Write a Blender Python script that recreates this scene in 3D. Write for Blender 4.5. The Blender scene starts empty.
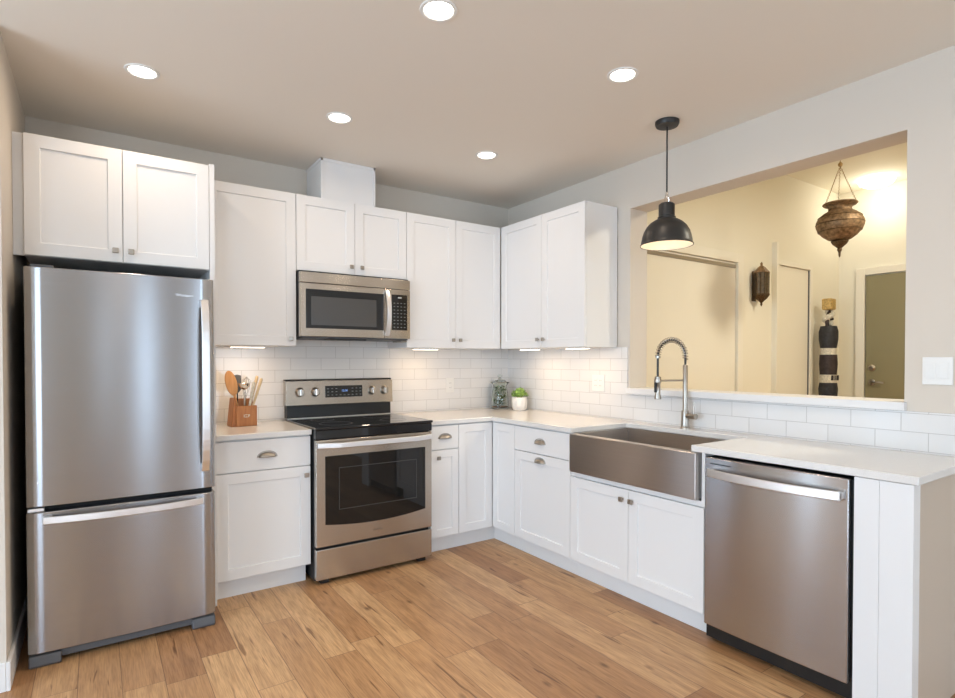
import bpy, bmesh, math, random
from mathutils import Vector, Matrix
random.seed(7)
PI = math.pi
C = bpy.context.scene.collection
sc = bpy.context.scene

# ------------------------------------------------------------------ camera
cam_d = bpy.data.cameras.new('camera')
cam = bpy.data.objects.new('camera', cam_d); C.objects.link(cam)
cam.location = (-2.9584, -3.8632, 1.3111)
cam.rotation_mode = 'XYZ'
cam.rotation_euler = (PI / 2 - 0.0146, 0.0, -0.5999)
cam_d.sensor_width = 36.0
cam_d.lens = 36.0 * 558.87 / 955.0
cam_d.shift_x = -0.0008
cam_d.shift_y = (368.74 - 349.0) / 955.0
cam_d.clip_start = 0.05
sc.camera = cam

# ------------------------------------------------------------------ world, exposure
sc.view_settings.view_transform = 'Standard'
sc.view_settings.look = 'None'
sc.view_settings.gamma = 1.0
sc.view_settings.use_curve_mapping = False
sc.view_settings.exposure = -0.14
world = bpy.data.worlds.new('world'); sc.world = world
world.use_nodes = True
bg = world.node_tree.nodes['Background']
bg.inputs[0].default_value = (0.62, 0.80, 1.0, 1)
bg.inputs[1].default_value = 11.0

CEIL_W = 3.0      # each recessed downlight
CEIL_COL = (1.0, 0.80, 0.60)
UNDER_W = 1.05     # each under-cabinet bar
PEND_W = 0.5
HALL_W = 4.5

def window_light(name, loc, rot, sx, sy, power):
    l = bpy.data.lights.new(name, 'AREA'); l.shape = 'RECTANGLE'; l.size = sx; l.size_y = sy
    l.energy = power; l.color = (0.66, 0.82, 1.0)
    o = bpy.data.objects.new(name, l); C.objects.link(o); o.location = loc; o.rotation_euler = rot
    l.cycles.is_portal = True
    return o
window_light('daylight_portal', (-6.62, -3.1, 1.4), (0, -PI / 2, 0), 2.1, 3.2, 1)
window_light('daylight_portal', (-5.2, -7.62, 1.3), (PI / 2, 0, 0), 1.6, 2.0, 1)
window_light('daylight_portal', (-2.6, -7.62, 1.3), (PI / 2, 0, 0), 0.94, 2.0, 1)
window_light('daylight_portal', (-0.8, -7.62, 1.3), (PI / 2, 0, 0), 0.8, 2.0, 1)

window_light('daylight_portal', (-4.82, -0.84, 1.16), (-PI / 2, 0, 0), 1.4, 2.1, 1)
# ------------------------------------------------------------------ materials
def nmat(name):
    m = bpy.data.materials.new(name); m.use_nodes = True
    return m, m.node_tree, m.node_tree.nodes['Principled BSDF']
def mat(name, col, rough=0.5, metal=0.0, spec=0.5, emit=None, es=0.0, coat=0.0, trans=0.0, ior=1.45, bump=0.0, bscale=200, aniso=0.0, arot=0.0, var=0.0):
    m, nt, b = nmat(name)
    b.inputs['Base Color'].default_value = (*col, 1)
    b.inputs['Roughness'].default_value = rough
    b.inputs['Metallic'].default_value = metal
    b.inputs['Specular IOR Level'].default_value = spec
    b.inputs['IOR'].default_value = ior
    b.inputs['Coat Weight'].default_value = coat
    b.inputs['Transmission Weight'].default_value = trans
    if emit: b.inputs['Emission Color'].default_value = (*emit, 1); b.inputs['Emission Strength'].default_value = es
    if aniso:
        b.inputs['Anisotropic'].default_value = aniso; b.inputs['Anisotropic Rotation'].default_value = arot
        t = nt.nodes.new('ShaderNodeTangent'); t.direction_type = 'RADIAL'; t.axis = 'Z'
        nt.links.new(t.outputs[0], b.inputs['Tangent'])
    if bump or var:
        tc = nt.nodes.new('ShaderNodeNewGeometry')
        n = nt.nodes.new('ShaderNodeTexNoise'); n.inputs['Scale'].default_value = bscale; n.inputs['Detail'].default_value = 3
        nt.links.new(tc.outputs['Position'], n.inputs['Vector'])
        if bump:
            bp = nt.nodes.new('ShaderNodeBump'); bp.inputs['Strength'].default_value = bump; bp.inputs['Distance'].default_value = 0.001
            nt.links.new(n.outputs['Fac'], bp.inputs['Height']); nt.links.new(bp.outputs[0], b.inputs['Normal'])
        if var:
            r = nt.nodes.new('ShaderNodeValToRGB')
            r.color_ramp.elements[0].position = 0.3; r.color_ramp.elements[1].position = 0.7
            r.color_ramp.elements[0].color = (*[c * (1 - var) for c in col], 1); r.color_ramp.elements[1].color = (*[min(1, c * (1 + var)) for c in col], 1)
            nt.links.new(n.outputs['Fac'], r.inputs[0]); nt.links.new(r.outputs[0], b.inputs['Base Color'])
    return m

def brushed(name, col, rough, stretch='H', aniso=0.9):
    """brushed steel: grain runs along one axis, highlight spreads across it"""
    m, nt, b = nmat(name)
    b.inputs['Metallic'].default_value = 1.0
    b.inputs['Roughness'].default_value = rough
    b.inputs['Anisotropic'].default_value = aniso
    b.inputs['Anisotropic Rotation'].default_value = 0.25
    t = nt.nodes.new('ShaderNodeTangent'); t.direction_type = 'RADIAL'; t.axis = 'Z'
    nt.links.new(t.outputs[0], b.inputs['Tangent'])
    g = nt.nodes.new('ShaderNodeNewGeometry')
    mp = nt.nodes.new('ShaderNodeMapping'); mp.inputs['Scale'].default_value = (4, 4, 900) if stretch == 'H' else (900, 900, 4)
    n = nt.nodes.new('ShaderNodeTexNoise'); n.inputs['Scale'].default_value = 1.0; n.inputs['Detail'].default_value = 4
    nt.links.new(g.outputs['Position'], mp.inputs['Vector']); nt.links.new(mp.outputs[0], n.inputs['Vector'])
    r = nt.nodes.new('ShaderNodeValToRGB')
    r.color_ramp.elements[0].position = 0.3; r.color_ramp.elements[1].position = 0.7
    r.color_ramp.elements[0].color = (*[c * 0.95 for c in col], 1); r.color_ramp.elements[1].color = (*[c * 1.04 for c in col], 1)
    nt.links.new(n.outputs['Fac'], r.inputs[0]); nt.links.new(r.outputs[0], b.inputs['Base Color'])
    return m

M = {}
M['wall'] = mat('wall_paint', (0.67, 0.605, 0.525), 0.7, bump=0.15, bscale=350, spec=0.3)
M['ceiling'] = mat('ceiling_paint', (0.81, 0.755, 0.68), 0.85, bump=0.15, bscale=250, spec=0.2)
M['beige'] = mat('beige_wall_paint', (0.56, 0.47, 0.38), 0.6)  # warm shade of the counter end, put into its colour
M['hall'] = mat('hall_paint', (0.84, 0.80, 0.68), 0.7, spec=0.3, bump=0.1, bscale=300)
M['halltrim'] = mat('hall_trim_paint', (0.85, 0.81, 0.70), 0.45)
M['trim'] = mat('white_trim_paint', (0.78, 0.77, 0.76), 0.4)
M['cab'] = mat('cabinet_white_paint', (0.80, 0.79, 0.78), 0.38, spec=0.4)
M['steel'] = brushed('brushed_stainless', (0.415, 0.42, 0.435), 0.24)
M['steel_warm'] = brushed('warm_brushed_stainless', (0.52, 0.475, 0.42), 0.25)
M['steel_dw'] = brushed('dishwasher_stainless', (0.46, 0.45, 0.45), 0.24)
M['steel_sink'] = brushed('sink_stainless', (0.48, 0.44, 0.41), 0.33)
M['handle_metal'] = mat('satin_aluminium', (0.80, 0.79, 0.785), 0.38, 1.0)
M['nickel'] = mat('brushed_nickel', (0.40, 0.36, 0.31), 0.3, 1.0)
M['chrome'] = mat('polished_chrome', (0.72, 0.70, 0.68), 0.12, 1.0)
M['black'] = mat('black_plastic', (0.012, 0.012, 0.012), 0.4)
M['blackglass'] = mat('black_ceramic_glass', (0.008, 0.008, 0.009), 0.05, coat=0.3)
M['ovenglass'] = mat('oven_window_glass', (0.012, 0.011, 0.010), 0.03, spec=0.5)
M['mwscreen'] = mat('microwave_mesh_window', (0.075, 0.072, 0.068), 0.2, bump=0.3, bscale=900)
M['greyplastic'] = mat('grey_plastic', (0.10, 0.10, 0.105), 0.5)
M['darkside'] = mat('dark_enamel_side', (0.02, 0.021, 0.022), 0.5)
M['gasket'] = mat('rubber_gasket', (0.015, 0.015, 0.015), 0.8)
M['white_plastic'] = mat('white_plastic', (0.80, 0.79, 0.76), 0.35)
M['slot'] = mat('dark_slot', (0.02, 0.02, 0.02), 0.6)
M['badge'] = mat('badge_silver', (0.85, 0.85, 0.86), 0.25, 1.0)
M['badge_dark'] = mat('badge_dark_print', (0.12, 0.10, 0.09), 0.5)
M['print'] = mat('white_key_print', (0.55, 0.56, 0.55), 0.5)
M['keygrey'] = mat('key_grey_print', (0.18, 0.19, 0.18), 0.5)
M['bordergrey'] = mat('window_border_print', (0.05, 0.048, 0.045), 0.3)
M['display'] = mat('blue_digit_display', (0.02, 0.03, 0.05), 0.2, emit=(0.25, 0.45, 1.0), es=1.2)
M['shade_black'] = mat('matte_black_metal', (0.018, 0.017, 0.016), 0.42, 0.0, spec=0.5)
M['shade_in'] = mat('white_enamel_inside', (0.85, 0.78, 0.68), 0.5)
M['bulb'] = mat('lit_bulb', (1, 0.9, 0.75), 0.4, emit=(1.0, 0.80, 0.58), es=3.5)
M['led'] = mat('led_diffuser', (1, 1, 1), 0.5, emit=(1.0, 0.93, 0.85), es=9)
M['ledbar'] = mat('under_cabinet_led_lens', (1, 1, 1), 0.5, emit=(1.0, 0.82, 0.60), es=7)
M['hallglobe'] = mat('hall_light_glass', (1, 1, 1), 0.5, emit=(1.0, 0.98, 0.93), es=5)
M['pot'] = mat('white_ceramic_pot', (0.80, 0.78, 0.74), 0.35)
M['leaf'] = mat('succulent_leaf', (0.27, 0.42, 0.09), 0.5, var=0.6, bscale=70)
M['leaf2'] = mat('dried_green_leaf', (0.13, 0.19, 0.07), 0.6, var=0.5, bscale=90)
M['petal'] = mat('dried_white_petal', (0.70, 0.68, 0.58), 0.7)
M['soil'] = mat('brown_soil', (0.16, 0.09, 0.05), 0.9, bump=0.6, bscale=300)
M['glass'] = mat('clear_glass', (0.93, 0.97, 0.94), 0.02, trans=1.0, ior=1.35)
M['brass'] = mat('aged_brass', (0.24, 0.155, 0.085), 0.55, 0.55, var=0.5, bscale=45, bump=0.5)
M['brass_dark'] = mat('dark_pierced_brass', (0.11, 0.07, 0.035), 0.5, 0.7, var=0.6, bscale=120)
M['chain'] = mat('chain_brass', (0.40, 0.28, 0.14), 0.4, 0.8)
M['amber'] = mat('lantern_amber_glass', (0.13, 0.095, 0.055), 0.3, var=0.4, bscale=40)
M['olive'] = mat('olive_door_paint', (0.27, 0.24, 0.135), 0.55, bump=0.15, bscale=60)
M['darkcarve'] = mat('dark_carved_wood', (0.035, 0.024, 0.024), 0.6, var=0.4, bscale=30)
M['blackcarve'] = mat('black_carved_wood', (0.022, 0.022, 0.026), 0.55, var=0.4, bscale=30)
M['bone'] = mat('pale_bone_band', (0.62, 0.58, 0.48), 0.55, var=0.25, bscale=80)
M['gilt'] = mat('gilded_block', (0.55, 0.38, 0.14), 0.45, 0.3, var=0.3, bscale=60)
M['outdoor'] = mat('window_frame_white', (0.8, 0.8, 0.8), 0.4)
M['pane'] = mat('pane_glass', (1, 1, 1), 0.0, trans=1.0, ior=1.0)

def quartz():
    m, nt, b = nmat('white_quartz')
    g = nt.nodes.new('ShaderNodeNewGeometry')
    n = nt.nodes.new('ShaderNodeTexNoise'); n.inputs['Scale'].default_value = 260; n.inputs['Detail'].default_value = 2
    nt.links.new(g.outputs['Position'], n.inputs['Vector'])
    r = nt.nodes.new('ShaderNodeValToRGB')
    r.color_ramp.elements[0].position = 0.35; r.color_ramp.elements[0].color = (0.73, 0.71, 0.685, 1)
    r.color_ramp.elements[1].position = 0.6; r.color_ramp.elements[1].color = (0.76, 0.745, 0.72, 1)
    nt.links.new(n.outputs['Fac'], r.inputs[0]); nt.links.new(r.outputs[0], b.inputs['Base Color'])
    b.inputs['Roughness'].default_value = 0.16
    return m
M['quartz'] = quartz()

def tile(name, axis):
    """glossy white subway tile, 20 x 8 cm, half-bond; axis 'X' (back wall) or 'Y' (right wall)"""
    m, nt, b = nmat(name)
    g = nt.nodes.new('ShaderNodeNewGeometry'); s = nt.nodes.new('ShaderNodeSeparateXYZ'); c = nt.nodes.new('ShaderNodeCombineXYZ')
    nt.links.new(g.outputs['Position'], s.inputs[0])
    ah = nt.nodes.new('ShaderNodeMath'); ah.operation = 'ADD'; ah.inputs[1].default_value = (9.951 if axis == 'X' else 10.077)
    nt.links.new(s.outputs[0 if axis == 'X' else 1], ah.inputs[0])
    az = nt.nodes.new('ShaderNodeMath'); az.operation = 'ADD'; az.inputs[1].default_value = -0.909 - (0.012 if axis == 'X' else 0.008)
    nt.links.new(s.outputs[2], az.inputs[0])
    nt.links.new(ah.outputs[0], c.inputs[0]); nt.links.new(az.outputs[0], c.inputs[1])
    br = nt.nodes.new('ShaderNodeTexBrick')
    br.offset = 0.5; br.offset_frequency = 2
    br.inputs['Scale'].default_value = 1.0
    br.inputs['Brick Width'].default_value = 0.21 if axis == 'X' else 0.2
    br.inputs['Row Height'].default_value = 0.0815
    br.inputs['Mortar Size'].default_value = 0.0013
    br.inputs['Mortar Smooth'].default_value = 0.3
    br.inputs['Color1'].default_value = (0.78, 0.765, 0.75, 1); br.inputs['Color2'].default_value = (0.74, 0.73, 0.715, 1)
    br.inputs['Mortar'].default_value = (0.50, 0.48, 0.46, 1)
    nt.links.new(c.outputs[0], br.inputs['Vector'])
    nt.links.new(br.outputs['Color'], b.inputs['Base Color'])
    bp = nt.nodes.new('ShaderNodeBump'); bp.invert = True; bp.inputs['Strength'].default_value = 0.6; bp.inputs['Distance'].default_value = 0.0015
    nt.links.new(br.outputs['Fac'], bp.inputs['Height']); nt.links.new(bp.outputs[0], b.inputs['Normal'])
    b.inputs['Roughness'].default_value = 0.14
    return m
M['tileX'] = tile('subway_tile_back', 'X'); M['tileY'] = tile('subway_tile_side', 'Y')

def planks():
    m, nt, b = nmat('oak_plank_floor')
    N = nt.nodes.new; L = nt.links.new
    def mth(op, a, bb=None, v=None):
        n = N('ShaderNodeMath'); n.operation = op
        if isinstance(a, (int, float)): n.inputs[0].default_value = a
        else: L(a, n.inputs[0])
        if bb is not None:
            if isinstance(bb, (int, float)): n.inputs[1].default_value = bb
            else: L(bb, n.inputs[1])
        return n.outputs[0]
    g = N('ShaderNodeNewGeometry'); s = N('ShaderNodeSeparateXYZ'); L(g.outputs['Position'], s.inputs[0])
    W = 0.148
    px = mth('DIVIDE', mth('ADD', s.outputs[0], 20 * W + 2.882), W)
    ix = mth('FLOOR', px); fx = mth('FRACT', px)
    wn = N('ShaderNodeTexWhiteNoise'); wn.noise_dimensions = '1D'; L(ix, wn.inputs['W'])
    LEN = mth('ADD', mth('MULTIPLY', wn.outputs['Value'], 0.45), 0.72)
    py = mth('ADD', mth('DIVIDE', mth('ADD', s.outputs[1], 20), LEN), mth('MULTIPLY', wn.outputs['Value'], 7.31))
    iy = mth('FLOOR', py); fy = mth('FRACT', py)
    cc = N('ShaderNodeCombineXYZ'); L(ix, cc.inputs[0]); L(iy, cc.inputs[1])
    w2 = N('ShaderNodeTexWhiteNoise'); w2.noise_dimensions = '2D'; L(cc.outputs[0], w2.inputs['Vector'])
    # grain coords, shifted per plank
    gv = N('ShaderNodeCombineXYZ')
    L(mth('ADD', mth('MULTIPLY', s.outputs[0], 26), mth('MULTIPLY', w2.outputs['Value'], 50)), gv.inputs[0])
    L(mth('ADD', mth('MULTIPLY', s.outputs[1], 2.6), mth('MULTIPLY', w2.outputs['Value'], 31)), gv.inputs[1])
    gn = N('ShaderNodeTexNoise'); gn.inputs['Scale'].default_value = 1.0; gn.inputs['Detail'].default_value = 6; gn.inputs['Roughness'].default_value = 0.62; gn.inputs['Distortion'].default_value = 0.9
    L(gv.outputs[0], gn.inputs['Vector'])
    gv2 = N('ShaderNodeCombineXYZ')
    L(mth('ADD', mth('MULTIPLY', s.outputs[0], 210), mth('MULTIPLY', w2.outputs['Value'], 50)), gv2.inputs[0])
    L(mth('MULTIPLY', s.outputs[1], 9), gv2.inputs[1])
    gf = N('ShaderNodeTexNoise'); gf.inputs['Scale'].default_value = 1.0; gf.inputs['Detail'].default_value = 3
    L(gv2.outputs[0], gf.inputs['Vector'])
    base = N('ShaderNodeValToRGB'); e = base.color_ramp.elements
    e[0].position = 0.0; e[0].color = (0.38, 0.195, 0.088, 1)
    e[1].position = 1.0; e[1].color = (0.64, 0.40, 0.205, 1)
    k = e.new(0.3); k.color = (0.46, 0.25, 0.115, 1)
    k = e.new(0.65); k.color = (0.55, 0.325, 0.16, 1)
    L(w2.outputs['Value'], base.inputs[0])
    gr = N('ShaderNodeValToRGB'); e = gr.color_ramp.elements
    e[0].position = 0.25; e[0].color = (0.66, 0.60, 0.55, 1); e[1].position = 0.62; e[1].color = (1.06, 1.05, 1.03, 1)
    L(gn.outputs['Fac'], gr.inputs[0])
    mx = N('ShaderNodeMix'); mx.data_type = 'RGBA'; mx.blend_type = 'MULTIPLY'; mx.inputs['Factor'].default_value = 0.95
    L(base.outputs[0], mx.inputs['A']); L(gr.outputs[0], mx.inputs['B'])
    gr2 = N('ShaderNodeValToRGB'); e = gr2.color_ramp.elements
    e[0].position = 0.36; e[0].color = (0.66, 0.60, 0.54, 1); e[1].position = 0.56; e[1].color = (1.03, 1.03, 1.03, 1)
    L(gf.outputs['Fac'], gr2.inputs[0])
    mx2 = N('ShaderNodeMix'); mx2.data_type = 'RGBA'; mx2.blend_type = 'MULTIPLY'; mx2.inputs['Factor'].default_value = 0.6
    L(mx.outputs['Result'], mx2.inputs['A']); L(gr2.outputs[0], mx2.inputs['B'])
    # knots / cracks
    kv = N('ShaderNodeCombineXYZ'); L(mth('MULTIPLY', s.outputs[0], 7), kv.inputs[0]); L(mth('MULTIPLY', s.outputs[1], 3.4), kv.inputs[1])
    vo = N('ShaderNodeTexVoronoi'); vo.feature = 'F1'; vo.inputs['Scale'].default_value = 1.0; L(kv.outputs[0], vo.inputs['Vector'])
    kr = N('ShaderNodeValToRGB'); e = kr.color_ramp.elements
    e[0].position = 0.03; e[0].color = (0.22, 0.16, 0.12, 1); e[1].position = 0.12; e[1].color = (1, 1, 1, 1)
    L(vo.outputs['Distance'], kr.inputs[0])
    mx3 = N('ShaderNodeMix'); mx3.data_type = 'RGBA'; mx3.blend_type = 'MULTIPLY'; mx3.inputs['Factor'].default_value = 0.75
    L(mx2.outputs['Result'], mx3.inputs['A']); L(kr.outputs[0], mx3.inputs['B'])
    cv = N('ShaderNodeCombineXYZ'); L(mth('ADD', mth('MULTIPLY', s.outputs[0], 38), mth('MULTIPLY', w2.outputs['Value'], 90)), cv.inputs[0]); L(mth('ADD', mth('MULTIPLY', s.outputs[1], 3.2), mth('MULTIPLY', w2.outputs['Value'], 60)), cv.inputs[1])
    cn = N('ShaderNodeTexNoise'); cn.inputs['Scale'].default_value = 1.0; cn.inputs['Detail'].default_value = 2; cn.inputs['Distortion'].default_value = 0.4; L(cv.outputs[0], cn.inputs['Vector'])
    cr = N('ShaderNodeValToRGB'); e = cr.color_ramp.elements
    e[0].position = 0.28; e[0].color = (0.34, 0.26, 0.20, 1); e[1].position = 0.34; e[1].color = (1, 1, 1, 1)
    L(cn.outputs['Fac'], cr.inputs[0])
    mxc = N('ShaderNodeMix'); mxc.data_type = 'RGBA'; mxc.blend_type = 'MULTIPLY'; mxc.inputs['Factor'].default_value = 0.85
    L(mx3.outputs['Result'], mxc.inputs['A']); L(cr.outputs[0], mxc.inputs['B']); mx3 = mxc
    # joints
    ex = mth('LESS_THAN', mth('MINIMUM', fx, mth('SUBTRACT', 1.0, fx)), 0.011)
    ey = mth('LESS_THAN', mth('MINIMUM', fy, mth('SUBTRACT', 1.0, fy)), 0.0016)
    j = mth('MAXIMUM', ex, ey)
    mx4 = N('ShaderNodeMix'); mx4.data_type = 'RGBA'; mx4.blend_type = 'MIX'
    L(mth('MULTIPLY', j, 0.7), mx4.inputs['Factor']); L(mx3.outputs['Result'], mx4.inputs['A']); mx4.inputs['B'].default_value = (0.12, 0.055, 0.025, 1)
    L(mx4.outputs['Result'], b.inputs['Base Color'])
    bp = N('ShaderNodeBump'); bp.inputs['Strength'].default_value = 0.25; bp.inputs['Distance'].default_value = 0.002
    L(mth('SUBTRACT', gf.outputs['Fac'], j), bp.inputs['Height']); L(bp.outputs[0], b.inputs['Normal'])
    b.inputs['Roughness'].default_value = 0.42
    return m
M['floor'] = planks()

def wood(name, c1, c2, scale=(60, 60, 6)):
    m, nt, b = nmat(name)
    g = nt.nodes.new('ShaderNodeNewGeometry'); mp = nt.nodes.new('ShaderNodeMapping'); mp.inputs['Scale'].default_value = scale
    n = nt.nodes.new('ShaderNodeTexNoise'); n.inputs['Scale'].default_value = 1; n.inputs['Detail'].default_value = 4; n.inputs['Distortion'].default_value = 0.6
    r = nt.nodes.new('ShaderNodeValToRGB'); r.color_ramp.elements[0].position = 0.3; r.color_ramp.elements[1].position = 0.7
    r.color_ramp.elements[0].color = (*c1, 1); r.color_ramp.elements[1].color = (*c2, 1)
    nt.links.new(g.outputs['Position'], mp.inputs[0]); nt.links.new(mp.outputs[0], n.inputs[0]); nt.links.new(n.outputs['Fac'], r.inputs[0]); nt.links.new(r.outputs[0], b.inputs['Base Color'])
    b.inputs['Roughness'].default_value = 0.45
    return m
M['block'] = wood('acacia_block', (0.36, 0.13, 0.04), (0.50, 0.21, 0.07))
M['spoon'] = wood('beech_spoon', (0.50, 0.24, 0.08), (0.62, 0.33, 0.13))
M['pale_wood'] = wood('pale_handle_wood', (0.50, 0.36, 0.20), (0.66, 0.52, 0.33))

# ------------------------------------------------------------------ mesh helpers
class MB:
    def __init__(s): s.v = []; s.f = []
    def add(s, vs, fs, T=None):
        o = len(s.v)
        s.v += [tuple(T(*p)) if T else tuple(p) for p in vs]
        s.f += [tuple(i + o for i in f) for f in fs]
        return s
    def box(s, x0, x1, y0, y1, z0, z1, T=None):
        if x0 > x1: x0, x1 = x1, x0
        if y0 > y1: y0, y1 = y1, y0
        if z0 > z1: z0, z1 = z1, z0
        vs = [(x, y, z) for z in (z0, z1) for y in (y0, y1) for x in (x0, x1)]
        return s.add(vs, [(0, 2, 3, 1), (4, 5, 7, 6), (0, 1, 5, 4), (2, 6, 7, 3), (0, 4, 6, 2), (1, 3, 7, 5)], T)
    def prism(s, prof, a0, a1, P):
        """prof: 2-D outline; P(p, q, a) maps to 3-D; extruded from a0 to a1"""
        n = len(prof)
        vs = [P(p[0], p[1], a0) for p in prof] + [P(p[0], p[1], a1) for p in prof]
        fs = [tuple(range(n)), tuple(range(2 * n - 1, n - 1, -1))] + [(i, (i + 1) % n, n + (i + 1) % n, n + i) for i in range(n)]
        return s.add(vs, fs)
    def lathe(s, prof, c, seg=32, T=None, sx=1, sy=1):
        """prof: (r, z) list, around vertical axis at c"""
        n = len(prof); vs = []
        for k in range(seg):
            a = 2 * PI * k / seg
            for r, z in prof: vs.append((c[0] + r * sx * math.cos(a), c[1] + r * sy * math.sin(a), c[2] + z))
        fs = []
        for k in range(seg):
            k2 = (k + 1) % seg
            for i in range(n - 1): fs.append((k * n + i, k2 * n + i, k2 * n + i + 1, k * n + i + 1))
        return s.add(vs, fs, T)
    def tube(s, pts, r, seg=10, cap=True):
        pts = [Vector(p) for p in pts]; n = len(pts); vs = []; fs = []
        rr = r if isinstance(r, (list, tuple)) else [r] * n
        up = None
        for i, p in enumerate(pts):
            t = (pts[min(i + 1, n - 1)] - pts[max(i - 1, 0)]).normalized()
            if up is None:
                up = Vector((0, 0, 1)) if abs(t.z) < 0.9 else Vector((0, 1, 0))
            a = t.cross(up)
            if a.length < 1e-6: a = t.cross(Vector((1, 0, 0)))
            a.normalize(); b = a.cross(t).normalized(); up = b
            for k in range(seg):
                w = 2 * PI * k / seg
                vs.append(tuple(p + (a * math.cos(w) + b * math.sin(w)) * rr[i]))
        for i in range(n - 1):
            for k in range(seg):
                k2 = (k + 1) % seg
                fs.append((i * seg + k, i * seg + k2, (i + 1) * seg + k2, (i + 1) * seg + k))
        if cap: fs += [tuple(range(seg - 1, -1, -1)), tuple(range((n - 1) * seg, n * seg))]
        return s.add(vs, fs)
    def strip(s, pts, wdir, w, tdir, t):
        """bar of rectangular section swept through pts; section spans +-w/2 along wdir, +-t/2 along tdir"""
        wd = Vector(wdir) * (w / 2); td = Vector(tdir) * (t / 2); vs = []; fs = []
        for p in pts:
            p = Vector(p)
            vs += [tuple(p - wd - td), tuple(p + wd - td), tuple(p + wd + td), tuple(p - wd + td)]
        n = len(pts)
        for i in range(n - 1):
            for k in range(4):
                k2 = (k + 1) % 4
                fs.append((i * 4 + k, i * 4 + k2, i * 4 + 4 + k2, i * 4 + 4 + k))
        fs += [(3, 2, 1, 0), tuple(4 * (n - 1) + k for k in range(4))]
        return s.add(vs, fs)
    def build(s, name, m, parent=None, bevel=0.0, seg=2, smooth=None, solid=0.0):
        off = Vector((0, 0, 0))
        p = parent
        while p is not None:
            off += p.location; p = p.parent
        me = bpy.data.meshes.new(name)
        me.from_pydata([tuple(Vector(v) - off) for v in s.v], [], s.f)
        bm = bmesh.new(); bm.from_mesh(me); bmesh.ops.recalc_face_normals(bm, faces=bm.faces)
        bm.to_mesh(me); bm.free()
        me.materials.append(m)
        o = bpy.data.objects.new(name, me); C.objects.link(o)
        if parent: o.parent = parent
        if solid:
            md = o.modifiers.new('solid', 'SOLIDIFY'); md.thickness = solid; md.offset = -1
        if bevel:
            md = o.modifiers.new('bevel', 'BEVEL'); md.width = bevel; md.segments = seg; md.limit_method = 'ANGLE'; md.angle_limit = math.radians(40)
        if smooth is None: smooth = False
        if smooth:
            me.polygons.foreach_set('use_smooth', [True] * len(me.polygons))
            bm = bmesh.new(); bm.from_mesh(me)
            for e in bm.edges:
                if len(e.link_faces) == 2 and e.calc_face_angle(0) > math.radians(38): e.smooth = False
            bm.to_mesh(me); bm.free()
        return o

def thing(name, label, cat, loc, group=None):
    o = bpy.data.objects.new(name, None); C.objects.link(o); o.location = loc
    o.empty_display_size = 0.1
    o['label'] = label; o['category'] = cat
    if group: o['group'] = group
    return o
def tag(o, label, cat, group=None):
    o['label'] = label; o['category'] = cat
    if group: o['group'] = group
    return o
def struct(o): o['kind'] = 'structure'; return o
def copy_tree(o, parent=None):
    c = o.copy(); C.objects.link(c); c.parent = parent
    for ch in list(o.children): copy_tree(ch, c)
    return c
def text_mesh(name, txt, size, m, parent, P, depth=0.0006, align='CENTER'):
    """P(u, v, w) -> world; u along the reading direction, v up, w outward"""
    cu = bpy.data.curves.new('t', 'FONT'); cu.body = txt; cu.size = size; cu.extrude = depth; cu.align_x = align; cu.align_y = 'CENTER'; cu.resolution_u = 2
    to = bpy.data.objects.new('t', cu); C.objects.link(to)
    dg = bpy.context.evaluated_depsgraph_get(); me = bpy.data.meshes.new_from_object(to.evaluated_get(dg))
    b = MB(); b.add([tuple(v.co) for v in me.vertices], [tuple(p.vertices) for p in me.polygons], P)
    bpy.data.objects.remove(to); bpy.data.curves.remove(cu); bpy.data.meshes.remove(me)
    return b.build(name, m, parent)

# local frames: u = horizontal along the run, v = up, w = outward from the face
def TB(y): return lambda u, v, w: (u, y - w, v)            # back run, faces -y
def TR(x): return lambda u, v, w: (x - w, u, v)            # right run, faces -x

def box_uvw(mb, T, u0, u1, v0, v1, w0, w1):
    return mb.box(u0, u1, v0, v1, w0, w1, T)

def shaker(T, u0, u1, v0, v1, parent, name='door', rail=0.058, th=0.019, m=None, rec=0.009):
    if u0 > u1: u0, u1 = u1, u0
    g = 0.0015
    u0 += g; u1 -= g; v0 += g; v1 -= g
    mb = MB()
    O = [(u0, v0), (u1, v0), (u1, v1), (u0, v1)]
    I = [(u0 + rail, v0 + rail), (u1 - rail, v0 + rail), (u1 - rail, v1 - rail), (u0 + rail, v1 - rail)]
    b = 0.0018
    I2 = [(u0 + rail + b, v0 + rail + b), (u1 - rail - b, v0 + rail + b), (u1 - rail - b, v1 - rail - b), (u0 + rail + b, v1 - rail - b)]
    vs = [(*p, 0) for p in O] + [(*p, th) for p in O] + [(*p, th) for p in I] + [(*p, th - rec) for p in I2]
    fs = [(3, 2, 1, 0)]
    for k in range(4):
        k2 = (k + 1) % 4
        fs += [(k, k2, 4 + k2, 4 + k), (4 + k, 4 + k2, 8 + k2, 8 + k), (8 + k, 8 + k2, 12 + k2, 12 + k)]
    fs.append((12, 13, 14, 15))
    mb.add(vs, fs, T)
    return mb.build(name, m or M['cab'], parent, bevel=0.0015)
def slab(T, u0, u1, v0, v1, parent, name='drawer', th=0.019):
    if u0 > u1: u0, u1 = u1, u0
    g = 0.0015
    mb = MB(); box_uvw(mb, T, u0 + g, u1 - g, v0 + g, v1 - g, 0, th)
    return mb.build(name, M['cab'], parent, bevel=0.0018)
def knob(T, u, v, parent, th=0.019):
    mb = MB()
    box_uvw(mb, T, u - 0.005, u + 0.005, v - 0.005, v + 0.005, th, th + 0.016)
    box_uvw(mb, T, u - 0.013, u + 0.013, v - 0.013, v + 0.013, th + 0.014, th + 0.024)
    return mb.build('knob', M['nickel'], parent, bevel=0.003)
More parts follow.
